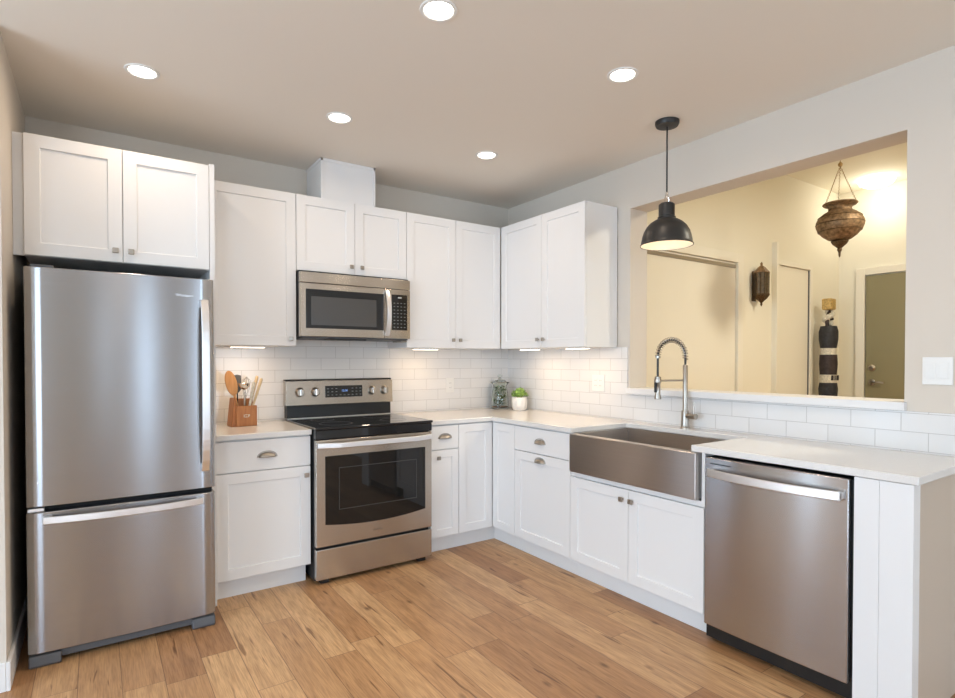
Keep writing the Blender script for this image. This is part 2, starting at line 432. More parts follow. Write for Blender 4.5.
def cup_pull(T, u, v, parent, a=0.048, h=0.028, d=0.026, th=0.019):
    mb = MB(); n, m = 16, 8; vs = []
    for i in range(n + 1):
        th_ = PI * i / n
        for j in range(m + 1):
            ph = PI / 2 * j / m
            vs.append((u + a * math.cos(th_), v - h / 2 + h * math.sin(th_) * math.cos(ph), th + d * math.sin(th_) ** 0.8 * math.sin(ph)))
    fs = [(i * (m + 1) + j, (i + 1) * (m + 1) + j, (i + 1) * (m + 1) + j + 1, i * (m + 1) + j + 1) for i in range(n) for j in range(m)]
    mb.add(vs, fs, T)
    # flange around the cup
    pr = []
    for i in range(n + 1):
        t = PI * i / n; pr.append((u + (a + 0.005) * math.cos(t), v - h / 2 + (h + 0.005) * math.sin(t), th + 0.0015))
    mb.tube([T(*p) for p in pr], 0.0025, 6)
    return mb.build('cup_pull', M['nickel'], parent, smooth=True, solid=0.0012)

# ================================================================== structure
HC = 2.623                     # kitchen ceiling
XL, YL = -3.262, -0.985        # end of the short wall beside the refrigerator
WY0, WY1, WZ0, WZ1 = -1.341, -2.886, 1.112, 2.329   # pass-through opening
XO, YO = -6.5, -7.5            # outer walls of the open-plan room
struct(MB().box(XO, 0.17, YO, 0.12, -0.1, 0).build('floor', M['floor']))
struct(MB().box(XO, 0.0, YO, 0.0, HC, HC + 0.08).build('ceiling', M['ceiling']))
struct(MB().box(XL - 0.12, 0.17, 0, 0.12, 0, HC + 0.08).build('wall_back', M['wall']))
w = MB(); w.box(0, 0.17, YO, WY1, 0, 3.2); w.box(0, 0.17, WY0, 0.0, 0, 3.2); w.box(0, 0.17, WY1, WY0, 0, WZ0); w.box(0, 0.17, WY1, WY0, WZ1, 3.2)
struct(w.build('wall_right', M['wall']))
w = MB(); w.box(XL - 0.12, XL, YL, 0, 0, HC); 
LW = ((-5.5, -4.85), (-4.24, -4.14))  # unseen openings put in for bright streaks on the dishwasher door
for x0, x1 in ((XO, -5.5), (-4.85, -4.24), (-4.14, XL - 0.12)): w.box(x0, x1, YL, YL + 0.12, 0, HC)
for x0, x1 in LW: w.box(x0, x1, YL, YL + 0.12, 0, 0.12); w.box(x0, x1, YL, YL + 0.12, 2.2, HC)
struct(w.build('wall_left', M['wall']))
# outer walls with unseen windows (behind and beside the camera)
w = MB(); w.box(XO - 0.12, XO, YO, -4.7, 0, HC); w.box(XO - 0.12, XO, -1.5, YL + 0.12, 0, HC); w.box(XO - 0.12, XO, -4.7, -1.5, 0, 0.35); w.box(XO - 0.12, XO, -4.7, -1.5, 2.45, HC)
struct(w.build('wall_far_left', M['wall']))
w = MB()
for x0, x1 in ((XO, -6.0), (-4.4, -3.1), (-2.8, -2.36), (-2.14, -1.2), (-0.4, 0.17)): w.box(x0, x1, YO - 0.12, YO, 0, HC)
FW = ((-6.0, -4.4, 0.3, 2.3), (-3.1, -2.8, 1.35, 1.75), (-2.36, -2.14, 0.3, 2.3), (-1.2, -0.4, 0.3, 2.3))  # unseen openings, sized for the refrigerator streaks and extra daylight
for x0, x1, z0, z1 in FW: w.box(x0, x1, YO - 0.12, YO, 0, z0); w.box(x0, x1, YO - 0.12, YO, z1, HC)
struct(w.build('wall_front', M['wall']))
w = MB()
for y in (-4.7, -3.63, -2.57, -1.56): w.box(XO - 0.09, XO - 0.03, y, y + 0.06, 0.35, 2.45)
w.box(XO - 0.09, XO - 0.03, -4.7, -1.5, 0.35, 0.41); w.box(XO - 0.09, XO - 0.03, -4.7, -1.5, 2.39, 2.45)
struct(w.build('window_2', M['outdoor']))
for i, (x0, x1, z0, z1) in enumerate(FW):
    w = MB(); w.box(x0, x0 + 0.02, YO - 0.09, YO - 0.03, z0, z1); w.box(x1 - 0.02, x1, YO - 0.09, YO - 0.03, z0, z1); w.box(x0 + 0.02, x1 - 0.02, YO - 0.09, YO - 0.03, z0, z0 + 0.04); w.box(x0 + 0.02, x1 - 0.02, YO - 0.09, YO - 0.03, z1 - 0.04, z1)
    struct(w.build('window_%d' % (i + 3), M['outdoor']))
for i, (x0, x1) in enumerate(LW):
    w = MB()
    for a_, b_ in ((x0, x0 + 0.015), (x1 - 0.015, x1)): w.box(a_, b_, YL + 0.03, YL + 0.09, 0.12, 2.2)
    w.box(x0 + 0.015, x1 - 0.015, YL + 0.03, YL + 0.09, 0.12, 0.17); w.box(x0 + 0.015, x1 - 0.015, YL + 0.03, YL + 0.09, 2.15, 2.2)
    struct(w.build('window_%d' % (i + 7), M['outdoor']))
# baseboards
w = MB(); w.box(XL, XL + 0.014, YL - 0.014, -0.02, 0, 0.115); w.box(XO, XL, YL - 0.014, YL, 0, 0.115)
struct(w.build('baseboard_left', M['trim'], bevel=0.003))
struct(MB().box(-0.014, 0, YO, -3.13, 0, 0.115).build('baseboard_right', M['trim'], bevel=0.003))
# pass-through sill
struct(MB().box(-0.032, 0.19, WY1 - 0.010, WY0 + 0.01, WZ0 - 0.022, WZ0 + 0.016).build('trim_1', M['trim'], bevel=0.003))
# tile backsplashes
ZC = 0.9095
struct(MB().box(-2.43, -0.008, -0.008, 0, ZC, 1.46).build('trim_2', M['tileX']))
w = MB(); w.box(-0.008, 0, -1.325, 0, ZC, 1.402); w.box(-0.008, 0, -3.4, -1.325, ZC, WZ0 - 0.024)
struct(w.build('trim_3', M['tileY']))

# hall beyond the opening
HZ, HH = 0.157, 3.1
HX, HY = 3.67, -1.07
struct(MB().box(0.17, HX, -5.2, HY, HZ - 0.1, HZ).build('floor', M['floor']))
struct(MB().box(0.17, HX, -5.2, HY, HH, HH + 0.08).build('ceiling', M['hall']))
struct(MB().box(0.17, HX + 0.1, HY, HY + 0.1, 0, HH + 0.08).build('wall_hall_back', M['hall']))
struct(MB().box(HX, HX + 0.1, -5.2, HY, 0, HH + 0.08).build('wall_hall_far', M['hall']))
struct(MB().box(0.17, HX + 0.1, -5.3, -5.2, 0, HH + 0.08).build('wall_hall_front', M['hall']))
# hall side of the dividing wall is painted like the hall
w = MB(); w.box(0.17, 0.174, -5.2, WY1 - 0.03, HZ, HH); w.box(0.17, 0.174, WY0 + 0.03, HY, HZ, HH); w.box(0.17, 0.174, WY1 - 0.03, WY0 + 0.03, HZ, WZ0 - 0.03); w.box(0.17, 0.174, WY1 - 0.03, WY0 + 0.03, WZ1, HH)
struct(w.build('wall_hall_near', M['hall']))
# left jamb skin and soffit belong to wall_right (same paint)

def hall_door(name, x0, x1, ztop, cas, knob_x=None, gap=True):
    r = struct(bpy.data.objects.new(name, None)); C.objects.link(r); r.location = (x0, HY, HZ)
    MB().box(x0, x1, HY - 0.012, HY, HZ, ztop).build('door_slab', M['halltrim'], r, bevel=0.002)
    c = MB(); c.box(x0 - cas, x0 - 0.004, HY - 0.032, HY, HZ, ztop + cas); c.box(x1 + 0.012, x1 + cas + 0.01, HY - 0.032, HY, HZ, ztop + cas); c.box(x0 - 0.004, x1 + 0.012, HY - 0.032, HY, ztop + 0.004, ztop + cas)
    c.build('door_casing', M['halltrim'], r, bevel=0.003)
    return r
d = hall_door('door_1', 0.45, 1.677, 2.165, 0.085)
MB().box(0.46, 1.67, HY - 0.02, HY - 0.012, 2.12, 2.15).build('sliding_track', M['nickel'], d)
d = hall_door('door_2', 2.378, 2.97, 2.215, 0.05)
MB().box(2.972, 2.98, HY - 0.02, HY - 0.001, HZ, 2.215).build('door_gap', M['greyplastic'], d)
MB().box(2.30, 2.335, HY - 0.05, HY, HZ, 2.42).build('side_post', M['halltrim'], d, bevel=0.002)
# olive entry door on the far wall
d = struct(bpy.data.objects.new('door_3', None)); C.objects.link(d); d.location = (HX, -1.34, HZ)
MB().box(HX - 0.03, HX, -2.22, -1.34, HZ, 2.187).build('door_slab', M['olive'], d, bevel=0.003)
c = MB(); c.box(HX - 0.04, HX, -1.33, -1.25, HZ, 2.27); c.box(HX - 0.04, HX, -2.31, -2.23, HZ, 2.27); c.box(HX - 0.04, HX, -2.23, -1.33, 2.197, 2.27)
c.build('door_casing', M['halltrim'], d, bevel=0.003)
c = MB()
prs = [(0.032, 0), (0.032, 0.006), (0.012, 0.010), (0.012, 0.045), (0.0, 0.045)]
c.lathe(prs, (0, 0, 0), 20, lambda x, y, z: (HX - 0.03 - z, -1.40 + x, 1.09 + y))
c.strip([(HX - 0.07, -1.40, 1.09), (HX - 0.074, -1.46, 1.092), (HX - 0.07, -1.52, 1.086)], (0, 0, 1), 0.02, (1, 0, 0), 0.012)
c.build('lever_handle', M['nickel'], d, bevel=0.002)
c = MB(); c.lathe([(0.034, 0), (0.034, 0.008), (0.02, 0.02), (0.0, 0.02)], (0, 0, 0), 20, lambda x, y, z: (HX - 0.03 - z, -1.40 + x, 1.235 + y)); c.build('deadbolt', M['nickel'], d, smooth=True)

# ================================================================== recessed ceiling lights
def downlight(x, y, label):
    t = thing('recessed_light', label, 'ceiling light', (x, y, HC), 'recessed lights in the kitchen ceiling')
    MB().lathe([(0.054, -0.001), (0.058, -0.005), (0.069, -0.004), (0.071, 0.0), (0.069, 0.001), (0.054, 0.001)], (x, y, HC), 36).build('trim_ring', M['white_plastic'], t, smooth=True)
    MB().lathe([(0.0, -0.003), (0.051, -0.003), (0.0535, -0.001), (0.0, -0.0005)], (x, y, HC), 36).build('diffuser', M['led'], t, smooth=True)
    l = bpy.data.lights.new('recessed_lamp', 'AREA'); l.shape = 'DISK'; l.size = 0.10; l.energy = CEIL_W; l.color = CEIL_COL; l.spread = math.radians(165)
    o = bpy.data.objects.new('recessed_lamp', l); C.objects.link(o); o.parent = t; o.location = (0, 0, -0.009)
    return t
L0 = downlight(-2.774, -0.893, 'round recessed ceiling light above the refrigerator cabinet')
for x, y, lab in [(-1.889, -2.037, 'recessed ceiling light nearest the camera, at the top centre'),
                  (-1.862, -0.932, 'recessed ceiling light in front of the white duct cover above the microwave'),
                  (-0.890, -0.933, 'smallest looking recessed ceiling light, nearest the room corner'),
                  (-0.952, -2.104, 'recessed ceiling light nearest the black pendant lamp')]:
    c_ = copy_tree(L0); c_.location = (x, y, HC); c_['label'] = lab
# lights beyond the frame, same fixtures
for x, y, lab in [(-2.8, -3.3, 'recessed ceiling light above and behind the camera on the left side'), (-0.95, -3.5, 'recessed ceiling light above the end of the peninsula, outside the picture')]:
    c_ = copy_tree(L0); c_.location = (x, y, HC); c_['label'] = lab

# ================================================================== upper cabinets
UF = -0.299                    # carcass front; doors add 19 mm
ZB, ZT = 1.4025, 2.3575
def upper_back(x0, x1, z0, z1, label, doors, knobs):
    t = thing('wall_cabinet', label, 'cabinet', ((x0 + x1) / 2, 0, z0))
    MB().box(x0 + 0.0005, x1 - 0.0005, UF, -0.009, z0, z1).build('cabinet_body', M['cab'], t, bevel=0.001)
    T = TB(UF - 0.0005)
    for (a, b), k in zip(doors, knobs):
        dd = shaker(T, a, b, z0, z1, t)
        if k: knob(T, k[0], k[1], dd)
    return t
upper_back(-2.4335, -1.9175, ZB, ZT, 'tall single-door white wall cabinet between the refrigerator and the microwave', [(-2.4335, -1.9175)], [(-1.955, 1.447)])
upper_back(-1.9165, -1.1465, 1.881, ZT, 'short two-door white wall cabinet directly over the microwave', [(-1.9165, -1.529), (-1.529, -1.1465)], [(-1.558, 1.931), (-1.484, 1.931)])
upper_back(-1.1455, -0.32, ZB, ZT, 'two-door white wall cabinet right of the microwave, running to the corner', [(-1.1455, -0.736), (-0.736, -0.322)], [(-0.767, 1.463), (-0.705, 1.463)])
t = thing('wall_cabinet', 'two-door white wall cabinet on the right wall beside the pass-through opening', 'cabinet', (0, -0.77, ZB))
MB().box(UF, -0.009, -1.235, -0.321, ZB, ZT).build('cabinet_body', M['cab'], t, bevel=0.001)
T = TR(UF - 0.0005)
for a, b, k in ((-0.322, -0.806, -0.775), (-0.806, -1.235, -0.838)):
    dd = shaker(T, a, b, ZB, ZT, t); knob(T, k, 1.463, dd)

# over the refrigerator
t = thing('refrigerator_cabinet', 'deep two-door white cabinet above the stainless refrigerator', 'cabinet', (-2.84, 0, 1.788))
MB().box(-3.2225, -2.4605, -0.611, -0.009, 1.788, 2.338).build('cabinet_body', M['cab'], t, bevel=0.001)
T = TB(-0.6115)
dd = shaker(T, -3.222, -2.845, 1.788, 2.338, t); knob(T, -2.876, 1.842, dd)
dd = shaker(T, -2.845, -2.460, 1.788, 2.338, t); knob(T, -2.812, 1.842, dd)
MB().box(XL + 0.001, -3.2235, -0.606, -0.588, 1.788, 2.338).build('filler_strip', M['cab'], t)
o = MB().box(-2.4595, -2.4345, -0.628, -0.009, 0, 2.345).build('refrigerator_side_panel', M['cab'], bevel=0.001)
tag(o, 'tall narrow white panel edge between the refrigerator and the tall wall cabinet', 'panel')
# boxed duct above the microwave cabinet
t = thing('duct_cover', 'white boxed duct cover rising from the microwave cabinet to the ceiling', 'duct cover', (-1.56, 0, ZT))
MB().box(-1.748, -1.378, -0.298, -0.001, ZT + 0.001, HC - 0.001).build('duct_box', M['cab'], t, bevel=0.001)
w = MB()
w.box(-1.752, -1.738, -0.304, -0.299, ZT + 0.001, HC - 0.001); w.box(-1.388, -1.374, -0.304, -0.299, ZT + 0.001, HC - 0.001); w.box(-1.752, -1.374, -0.304, -0.299, HC - 0.02, HC - 0.001)
w.box(-1.753, -1.7485, -0.304, -0.001, HC - 0.02, HC - 0.001)
w.build('edge_trim', M['cab'], t, bevel=0.001)

# under-cabinet light bars
def bar_light(x, y, L, ax, label):
    t = thing('under_cabinet_light', label, 'light', (x, y, ZB), 'lit bars under the wall cabinets')
    hx, hy = (L / 2, 0.02) if ax == 'x' else (0.02, L / 2)
    MB().box(x - hx, x + hx, y - hy, y + hy, ZB - 0.010, ZB - 0.0005).build('housing', M['white_plastic'], t, bevel=0.001)
    MB().box(x - hx + 0.004, x + hx - 0.004, y - hy + 0.003, y + hy - 0.003, ZB - 0.0125, ZB - 0.010).build('lens', M['ledbar'], t)
    l = bpy.data.lights.new('bar_lamp', 'AREA'); l.shape = 'RECTANGLE'; l.size = 2 * hx; l.size_y = 2 * hy; l.energy = UNDER_W; l.color = (1.0, 0.70, 0.42)
    o = bpy.data.objects.new('bar_lamp', l); C.objects.link(o); o.parent = t; o.location = (0, 0, -0.014)
bar_light(-2.19, -0.235, 0.20, 'x', 'lit bar under the tall cabinet above the utensil block')
bar_light(-0.95, -0.235, 0.20, 'x', 'lit bar under the corner cabinet just right of the microwave')
bar_light(-0.235, -0.575, 0.20, 'y', 'lit bar under the right wall cabinet, the one nearer the corner')
bar_light(-0.235, -1.085, 0.20, 'y', 'lit bar under the right wall cabinet, nearest the opening')

# ================================================================== base cabinets
KZ = 0.113; FB = -0.591        # toe kick height, carcass front
ZK = 0.8775
# left base
t = thing('base_cabinet', 'white base cabinet with one drawer over one door, between refrigerator and range', 'cabinet', (-2.17, 0, 0))
MB().box(-2.433, -1.924, FB, -0.009, KZ, ZK).build('cabinet_body', M['cab'], t, bevel=0.001)
T = TB(FB - 0.0005)
dd = slab(T, -2.433, -1.924, 0.700, ZK - 0.006, t); cup_pull(T, -2.169, 0.785, dd)
dd = shaker(T, -2.433, -1.924, KZ + 0.002, 0.697, t); knob(T, -1.953, 0.645, dd)
MB().box(-2.433, -1.935, -0.54, -0.522, 0, KZ).build('toe_kick', M['cab'], t)
# right of range
t = thing('base_cabinet', 'narrow white base cabinet with drawer and door, right of the range', 'cabinet', (-1.02, 0, 0))
MB().box(-1.124, -0.897, FB, -0.009, KZ, ZK).build('cabinet_body', M['cab'], t, bevel=0.001)
dd = slab(T, -1.120, -0.897, 0.710, ZK - 0.006, t); cup_pull(T, -1.008, 0.797, dd)
dd = shaker(T, -1.120, -0.897, KZ + 0.002, 0.707, t, rail=0.05); knob(T, -1.064, 0.655, dd)
MB().box(-1.124, -0.897, -0.54, -0.522, 0, KZ).build('toe_kick', M['cab'], t)
# corner
t = thing('corner_base_cabinet', 'white corner base cabinet with two narrow doors meeting in the corner', 'cabinet', (-0.5, -0.5, 0))
w = MB(); w.box(-0.896, -0.009, FB, -0.009, KZ, ZK); w.box(FB, -0.009, -0.867, FB, KZ, ZK); w.build('cabinet_body', M['cab'], t)
shaker(T, -0.896, -0.613, KZ + 0.002, ZK - 0.006, t, rail=0.056)
T2 = TR(FB - 0.0005)
shaker(T2, -0.613, -0.868, KZ + 0.002, ZK - 0.006, t, rail=0.056)
w = MB(); w.box(-0.896, -0.522, -0.54, -0.522, 0, KZ); w.box(-0.54, -0.522, -0.867, -0.54, 0, KZ); w.build('toe_kick', M['cab'], t)
# drawer + pull-out
t = thing('base_cabinet', 'white base cabinet with two cup pulls, left of the farmhouse sink', 'cabinet', (0, -1.14, 0))
MB().box(FB, -0.009, -1.407, -0.868, KZ, ZK).build('cabinet_body', M['cab'], t, bevel=0.001)
dd = slab(T2, -0.868, -1.408, 0.709, ZK - 0.006, t); cup_pull(T2, -1.133, 0.789, dd)
dd = shaker(T2, -0.868, -1.408, KZ + 0.002, 0.706, t); cup_pull(T2, -1.133, 0.667, dd)
MB().box(-0.54, -0.522, -1.408, -0.868, 0, KZ).build('toe_kick', M['cab'], t)
# sink base
t = thing('sink_base_cabinet', 'white two-door cabinet under the stainless farmhouse sink', 'cabinet', (0, -1.86, 0))
w = MB(); w.box(FB, -0.009, -2.307, -1.409, KZ, 0.62); w.box(FB - 0.015, -0.009, -2.307, -2.289, 0.62, ZK); w.box(-0.1, -0.009, -2.288, -1.409, 0.62, ZK); w.box(FB, -0.1, -1.428, -1.409, 0.62, ZK)
w.build('cabinet_body', M['cab'], t, bevel=0.001)
w = MB(); w.box(FB - 0.013, FB, -2.307, -1.409, 0.621, 0.648); w.build('rail', M['cab'], t, bevel=0.001)
for a, b, k in ((-1.409, -1.853, -1.815), (-1.853, -2.307, -1.880)):
    dd = shaker(T2, a, b, KZ + 0.002, 0.618, t); knob(T2, k, 0.562, dd)
MB().box(-0.54, -0.522, -2.307, -1.409, 0, KZ).build('toe_kick', M['cab'], t)
# end panels of the peninsula
t = thing('end_panel', 'white panels closing the counter end beside the dishwasher', 'panel', (-0.3, -3.03, 0))
MB().box(-0.62, -0.3, -3.018, -2.936, 0, ZK).build('filler', M['cab'], t, bevel=0.0015)
MB().box(-0.62, -0.56, -3.122, -3.0185, 0, ZK).build('end_board', M['cab'], t, bevel=0.0015)
MB().box(-0.559, -0.0145, -3.121, -3.0185, 0, ZK).build('end_wall', M['beige'], t)  # end face of the panels, its warm shade painted in

# ================================================================== countertops
o = MB().box(-2.4335, -1.9215, -0.625, -0.009, ZK + 0.002, ZC).build('countertop', M['quartz'], bevel=0.003)
tag(o, 'short white quartz countertop left of the range, under the utensil block', 'countertop')
prof = [(-1.1215, -0.009), (-1.1215, -0.625), (-0.625, -0.625), (-0.625, -1.432), (-0.138, -1.432), (-0.138, -2.245), (-0.625, -2.245), (-0.625, -3.137), (-0.009, -3.137), (-0.009, -0.009)]
o = MB().prism(prof, ZK + 0.002, ZC, lambda p, q, a: (p, q, a)).build('countertop', M['quartz'], bevel=0.003)
tag(o, 'long L-shaped white quartz countertop running around the corner past the sink', 'countertop')

# ================================================================== farmhouse sink
t = thing('farmhouse_sink', 'stainless steel apron-front farmhouse sink set into the white counter', 'sink', (-0.37, -1.85, 0.65))
SY0, SY1 = -1.430, -2.281
w = MB(); w.box(-0.640, -0.605, SY1, SY0, 0.652, 0.877); w.build('apron', M['steel_sink'], t, bevel=0.006, seg=3)
w = MB(); zt = 0.8765; zb = 0.66; th = 0.012
w.box(-0.6045, -0.125, SY0 - th, SY0, zb, zt); w.box(-0.6045, -0.125, -2.281, -2.255, zb, zt); w.box(-0.137, -0.125, -2.255, SY0 - th, zb, zt); w.box(-0.6045, -0.137, -2.255, SY0 - th, zb, zb + 0.01); w.box(-0.6045, -0.590, -2.255, SY0 - th, zb + 0.01, zt)
w.build('basin', M['steel_sink'], t, bevel=0.002)
MB().lathe([(0.0, 0.002), (0.03, 0.002), (0.045, 0.006), (0.052, 0.001), (0.052, 0)], (-0.36, -1.85, zb + 0.0105), 24).build('drain', M['chrome'], t, smooth=True)

# faucet
FX, FY = -0.075, -1.822
t = thing('kitchen_faucet', 'tall brushed nickel spring-neck faucet behind the sink', 'faucet', (FX, FY, ZC))
MB().lathe([(0.0, 0), (0.030, 0), (0.030, 0.006), (0.024, 0.012), (0.022, 0.10), (0.020, 0.106), (0, 0.106)], (FX, FY, ZC), 24).build('base', M['nickel'], t, smooth=True)
MB().lathe([(0.0, 0), (0.0145, 0), (0.0145, 0.27), (0.011, 0.277), (0, 0.277)], (FX, FY, ZC + 0.10), 20).build('column', M['nickel'], t, smooth=True)
# arch towards the sink (-x) and slightly to the corner
dirv = Vector((-1.0, 0.45, 0)).normalized()
R_ = 0.088
def arch(a):   # a from 0 (column) to pi (spout)
    return Vector((FX, FY, 0)) + dirv * (R_ - R_ * math.cos(a)) + Vector((0, 0, ZC + 0.42 + R_ * 1.18 * math.sin(a)))
pts = [Vector((FX, FY, ZC + 0.36))] + [arch(PI * i / 24) for i in range(25)] + [Vector((FX, FY, 0)) + dirv * 2 * R_ + Vector((0, 0, z)) for z in (ZC + 0.39, ZC + 0.30)]
MB().tube(pts, 0.0065, 8).build('hose', M['black'], t, smooth=True)
# spring
sp = []; turns = 21; n = turns * 10
for i in range(n + 1):
    s_ = i / n; a = -0.12 + s_ * (PI + 0.12)
    if a < 0: p = Vector((FX, FY, ZC + 0.42 + a * 0.1)); tg = Vector((0, 0, 1))
    else:
        p = arch(a); tg = (arch(a + 0.01) - arch(a - 0.01)).normalized()
    side = Vector((-dirv.y, dirv.x, 0)); nn = tg.cross(side).normalized()
    w_ = 2 * PI * turns * s_
    sp.append(p + side * 0.0155 * math.cos(w_) + nn * 0.0155 * math.sin(w_))
MB().tube(sp, 0.0027, 5).build('spring', M['nickel'], t, smooth=True)
tip = Vector((FX, FY, 0)) + dirv * 2 * R_
MB().lathe([(0, 0.0), (0.019, 0.0), (0.020, 0.01), (0.015, 0.03), (0.015, 0.09), (0.018, 0.095), (0.018, 0.13), (0.010, 0.135), (0, 0.135)], (tip.x, tip.y, ZC + 0.175), 20).build('spray_head', M['nickel'], t, smooth=True)
MB().box(tip.x - 0.026, tip.x - 0.014, tip.y - 0.007, tip.y + 0.007, ZC + 0.215, ZC + 0.275).build('spray_trigger', M['black'], t, bevel=0.003)
MB().lathe([(0, 0), (0.014, 0), (0.014, 0.014), (0, 0.014)], (tip.x, tip.y, ZC + 0.415), 18).build('spring_collar', M['nickel'], t, smooth=True)
w = MB(); w.tube([(FX, FY, ZC + 0.285), (tip.x, tip.y, ZC + 0.283)], 0.0055, 10)
w.lathe([(0.016, 0), (0.021, 0), (0.021, 0.018), (0.016, 0.018)], (tip.x, tip.y, ZC + 0.274), 18)
w.build('holder_arm', M['nickel'], t, smooth=True)
w = MB(); w.tube([(FX, FY, ZC + 0.075), (FX - 0.01, FY - 0.080, ZC + 0.075)], 0.0165, 14); w.tube([(FX - 0.009, FY - 0.060, ZC + 0.085), (FX - 0.004, FY - 0.062, ZC + 0.155)], [0.006, 0.0045], 10)
w.build('lever_handle', M['nickel'], t, smooth=True)

# ================================================================== refrigerator
t = thing('refrigerator', 'stainless steel bottom-freezer refrigerator against the left wall', 'refrigerator', (-2.84, -0.42, 0))
FX0, FX1, FYF = -3.207, -2.4775, -0.856
MB().box(FX0 + 0.008, FX1 - 0.008, -0.780, -0.03, 0.03, 1.70).build('cabinet_body', M['darkside'], t, bevel=0.004)
def curved_front(z0, z1, name, bow=0.006):
    n = 24; prof = []
    for i in range(n + 1):
        u = i / n; x = FX0 + (FX1 - FX0) * u
        e = min(u, 1 - u) * (FX1 - FX0)
        rd = 0.012
        k = 0 if e >= rd else rd - math.sqrt(max(0, rd * rd - (rd - e) ** 2))
        prof.append((x, FYF - bow * (1 - (2 * u - 1) ** 2) + k))
    prof += [(FX1, -0.790), (FX0, -0.790)]
    return MB().prism(prof, z0, z1, lambda p, q, a: (p, q, a)).build(name, M['steel'], t, smooth=True, bevel=0.003)
up = curved_front(0.688, 1.708, 'refrigerator_door')
lo = curved_front(0.060, 0.664, 'freezer_drawer')
MB().box(FX0 + 0.006, FX1 - 0.006, -0.800, -0.781, 0.05, 1.70).build('door_gasket', M['gasket'], t)
# handles
w = MB(); pts = []
for i in range(17):
    s_ = i / 16; z = 0.775 + (1.605 - 0.775) * s_; pts.append((-2.523, FYF - 0.022 - 0.042 * (1 - (2 * s_ - 1) ** 4) , z))
w.strip(pts, (1, 0, 0), 0.034, (0, 1, 0), 0.014)
w.box(-2.538, -2.508, FYF - 0.030, FYF + 0.004, 0.778, 0.81); w.box(-2.538, -2.508, FYF - 0.030, FYF + 0.004, 1.570, 1.602)
w.build('door_handle', M['handle_metal'], up, bevel=0.003)
w = MB(); pts = []
for i in range(21):
    s_ = i / 20; x = -3.150 + (-2.532 + 3.150) * s_; pts.append((x, FYF - 0.022 - 0.036 * (1 - (2 * s_ - 1) ** 2), 0.632))
w.strip(pts, (0, 0, 1), 0.030, (0, 1, 0), 0.014)
w.box(-3.150, -3.12, FYF - 0.030, FYF + 0.004, 0.618, 0.646); w.box(-2.562, -2.532, FYF - 0.030, FYF + 0.004, 0.618, 0.646)
w.build('drawer_handle', M['handle_metal'], lo, bevel=0.003)
text_mesh('maker_badge', 'Whirlpool', 0.0185, M['badge'], up, lambda u, v, w: (-2.606 + u, FYF - 0.0056 - w, 1.622 + v))
MB().box(FX0 + 0.02, FX0 + 0.10, -0.83, -0.79, 1.7085, 1.722).build('hinge_cover', M['greyplastic'], t, bevel=0.003)
MB().box(FX0 + 0.004, FX0 + 0.06, FYF + 0.012, FYF + 0.05, 0.665, 0.680).build('middle_hinge', M['handle_metal'], t, bevel=0.002)
MB().box(FX0 + 0.05, FX1 - 0.05, -0.835, -0.785, 0.020, 0.056).build('base_grille', M['greyplastic'], t, bevel=0.004)
for a, b in ((FX0 + 0.002, FX0 + 0.115), (FX1 - 0.105, FX1 - 0.002)):
    MB().prism([(-0.77, 0), (-0.853, 0.0), (-0.858, 0.012), (-0.852, 0.050), (-0.80, 0.056), (-0.77, 0.056)], a, b, lambda p, q, s: (s, p, q)).build('foot', M['greyplastic'], t, bevel=0.006)
MB().lathe([(0, 0.0015), (0.003, 0.001), (0.004, 0)], (0, 0, 0), 10, lambda x, y, z: (-3.165 + x, FYF - 0.0025 - z, 0.79 + y)).build('door_rivet', M['badge'], up)

# ================================================================== range
t = thing('electric_range', 'freestanding stainless electric range with black glass cooktop', 'stove', (-1.53, -0.35, 0))
RX0, RX1 = -1.916, -1.148
MB().box(RX0 + 0.003, RX1 - 0.003, -0.640, -0.03, 0.02, 0.905).build('body', M['darkside'], t, bevel=0.002)
w = MB(); w.box(RX0 - 0.003, RX1 + 0.006, -0.685, -0.06, 0.906, 0.921)
ct = w.build('cooktop', M['blackglass'], t, bevel=0.005, seg=3)
w = MB(); w.box(RX0, RX1, -0.680, -0.641, 0.853, 0.905); w.build('cooktop_front_edge', M['blackglass'], t, bevel=0.004)
for bx, by, br_ in ((-1.73, -0.50, 0.10), (-1.34, -0.50, 0.085), (-1.73, -0.25, 0.075), (-1.34, -0.25, 0.10)):
    MB().lathe([(br_ - 0.0015, 0.0), (br_ - 0.0015, 0.0006), (br_, 0.0006), (br_, 0.0)], (bx, by, 0.921), 48).build('burner_ring', M['greyplastic'], ct)
# oven door: stainless frame with arched-bottom glass
dz0, dz1 = 0.223, 0.848
dr = MB().box(RX0 + 0.001, RX1 - 0.001, -0.680, -0.642, dz0, dz1).build('oven_door', M['steel_warm'], t, bevel=0.005, seg=3)
pr = [(-1.861, 0.752), (-1.199, 0.752)] + [(-1.199 - (0.662) * i / 14, 0.352 - 0.026 * (1 - (2 * i / 14 - 1) ** 2)) for i in range(15)]
gl = MB().prism(pr, -0.682, -0.6805, lambda p, q, a: (p, a, q)).build('oven_window', M['ovenglass'], dr)
w = MB(); w.add([(-1.779, -0.6826, 0.68), (-1.262, -0.6826, 0.68), (-1.262, -0.6826, 0.43), (-1.779, -0.6826, 0.43), (-1.775, -0.6826, 0.676), (-1.266, -0.6826, 0.676), (-1.266, -0.6826, 0.434), (-1.775, -0.6826, 0.434)], [(0, 1, 5, 4), (1, 2, 6, 5), (2, 3, 7, 6), (3, 0, 4, 7)])
w.build('inner_window_border', M['bordergrey'], dr)
w = MB(); pts = [(-1.908 + (1.908 - 1.156) * i / 18, -0.690 - 0.040 * min(1, 6 * min(i / 18, 1 - i / 18)), 0.818) for i in range(19)]
w.strip(pts, (0, 0, 1), 0.032, (0, 1, 0), 0.016)
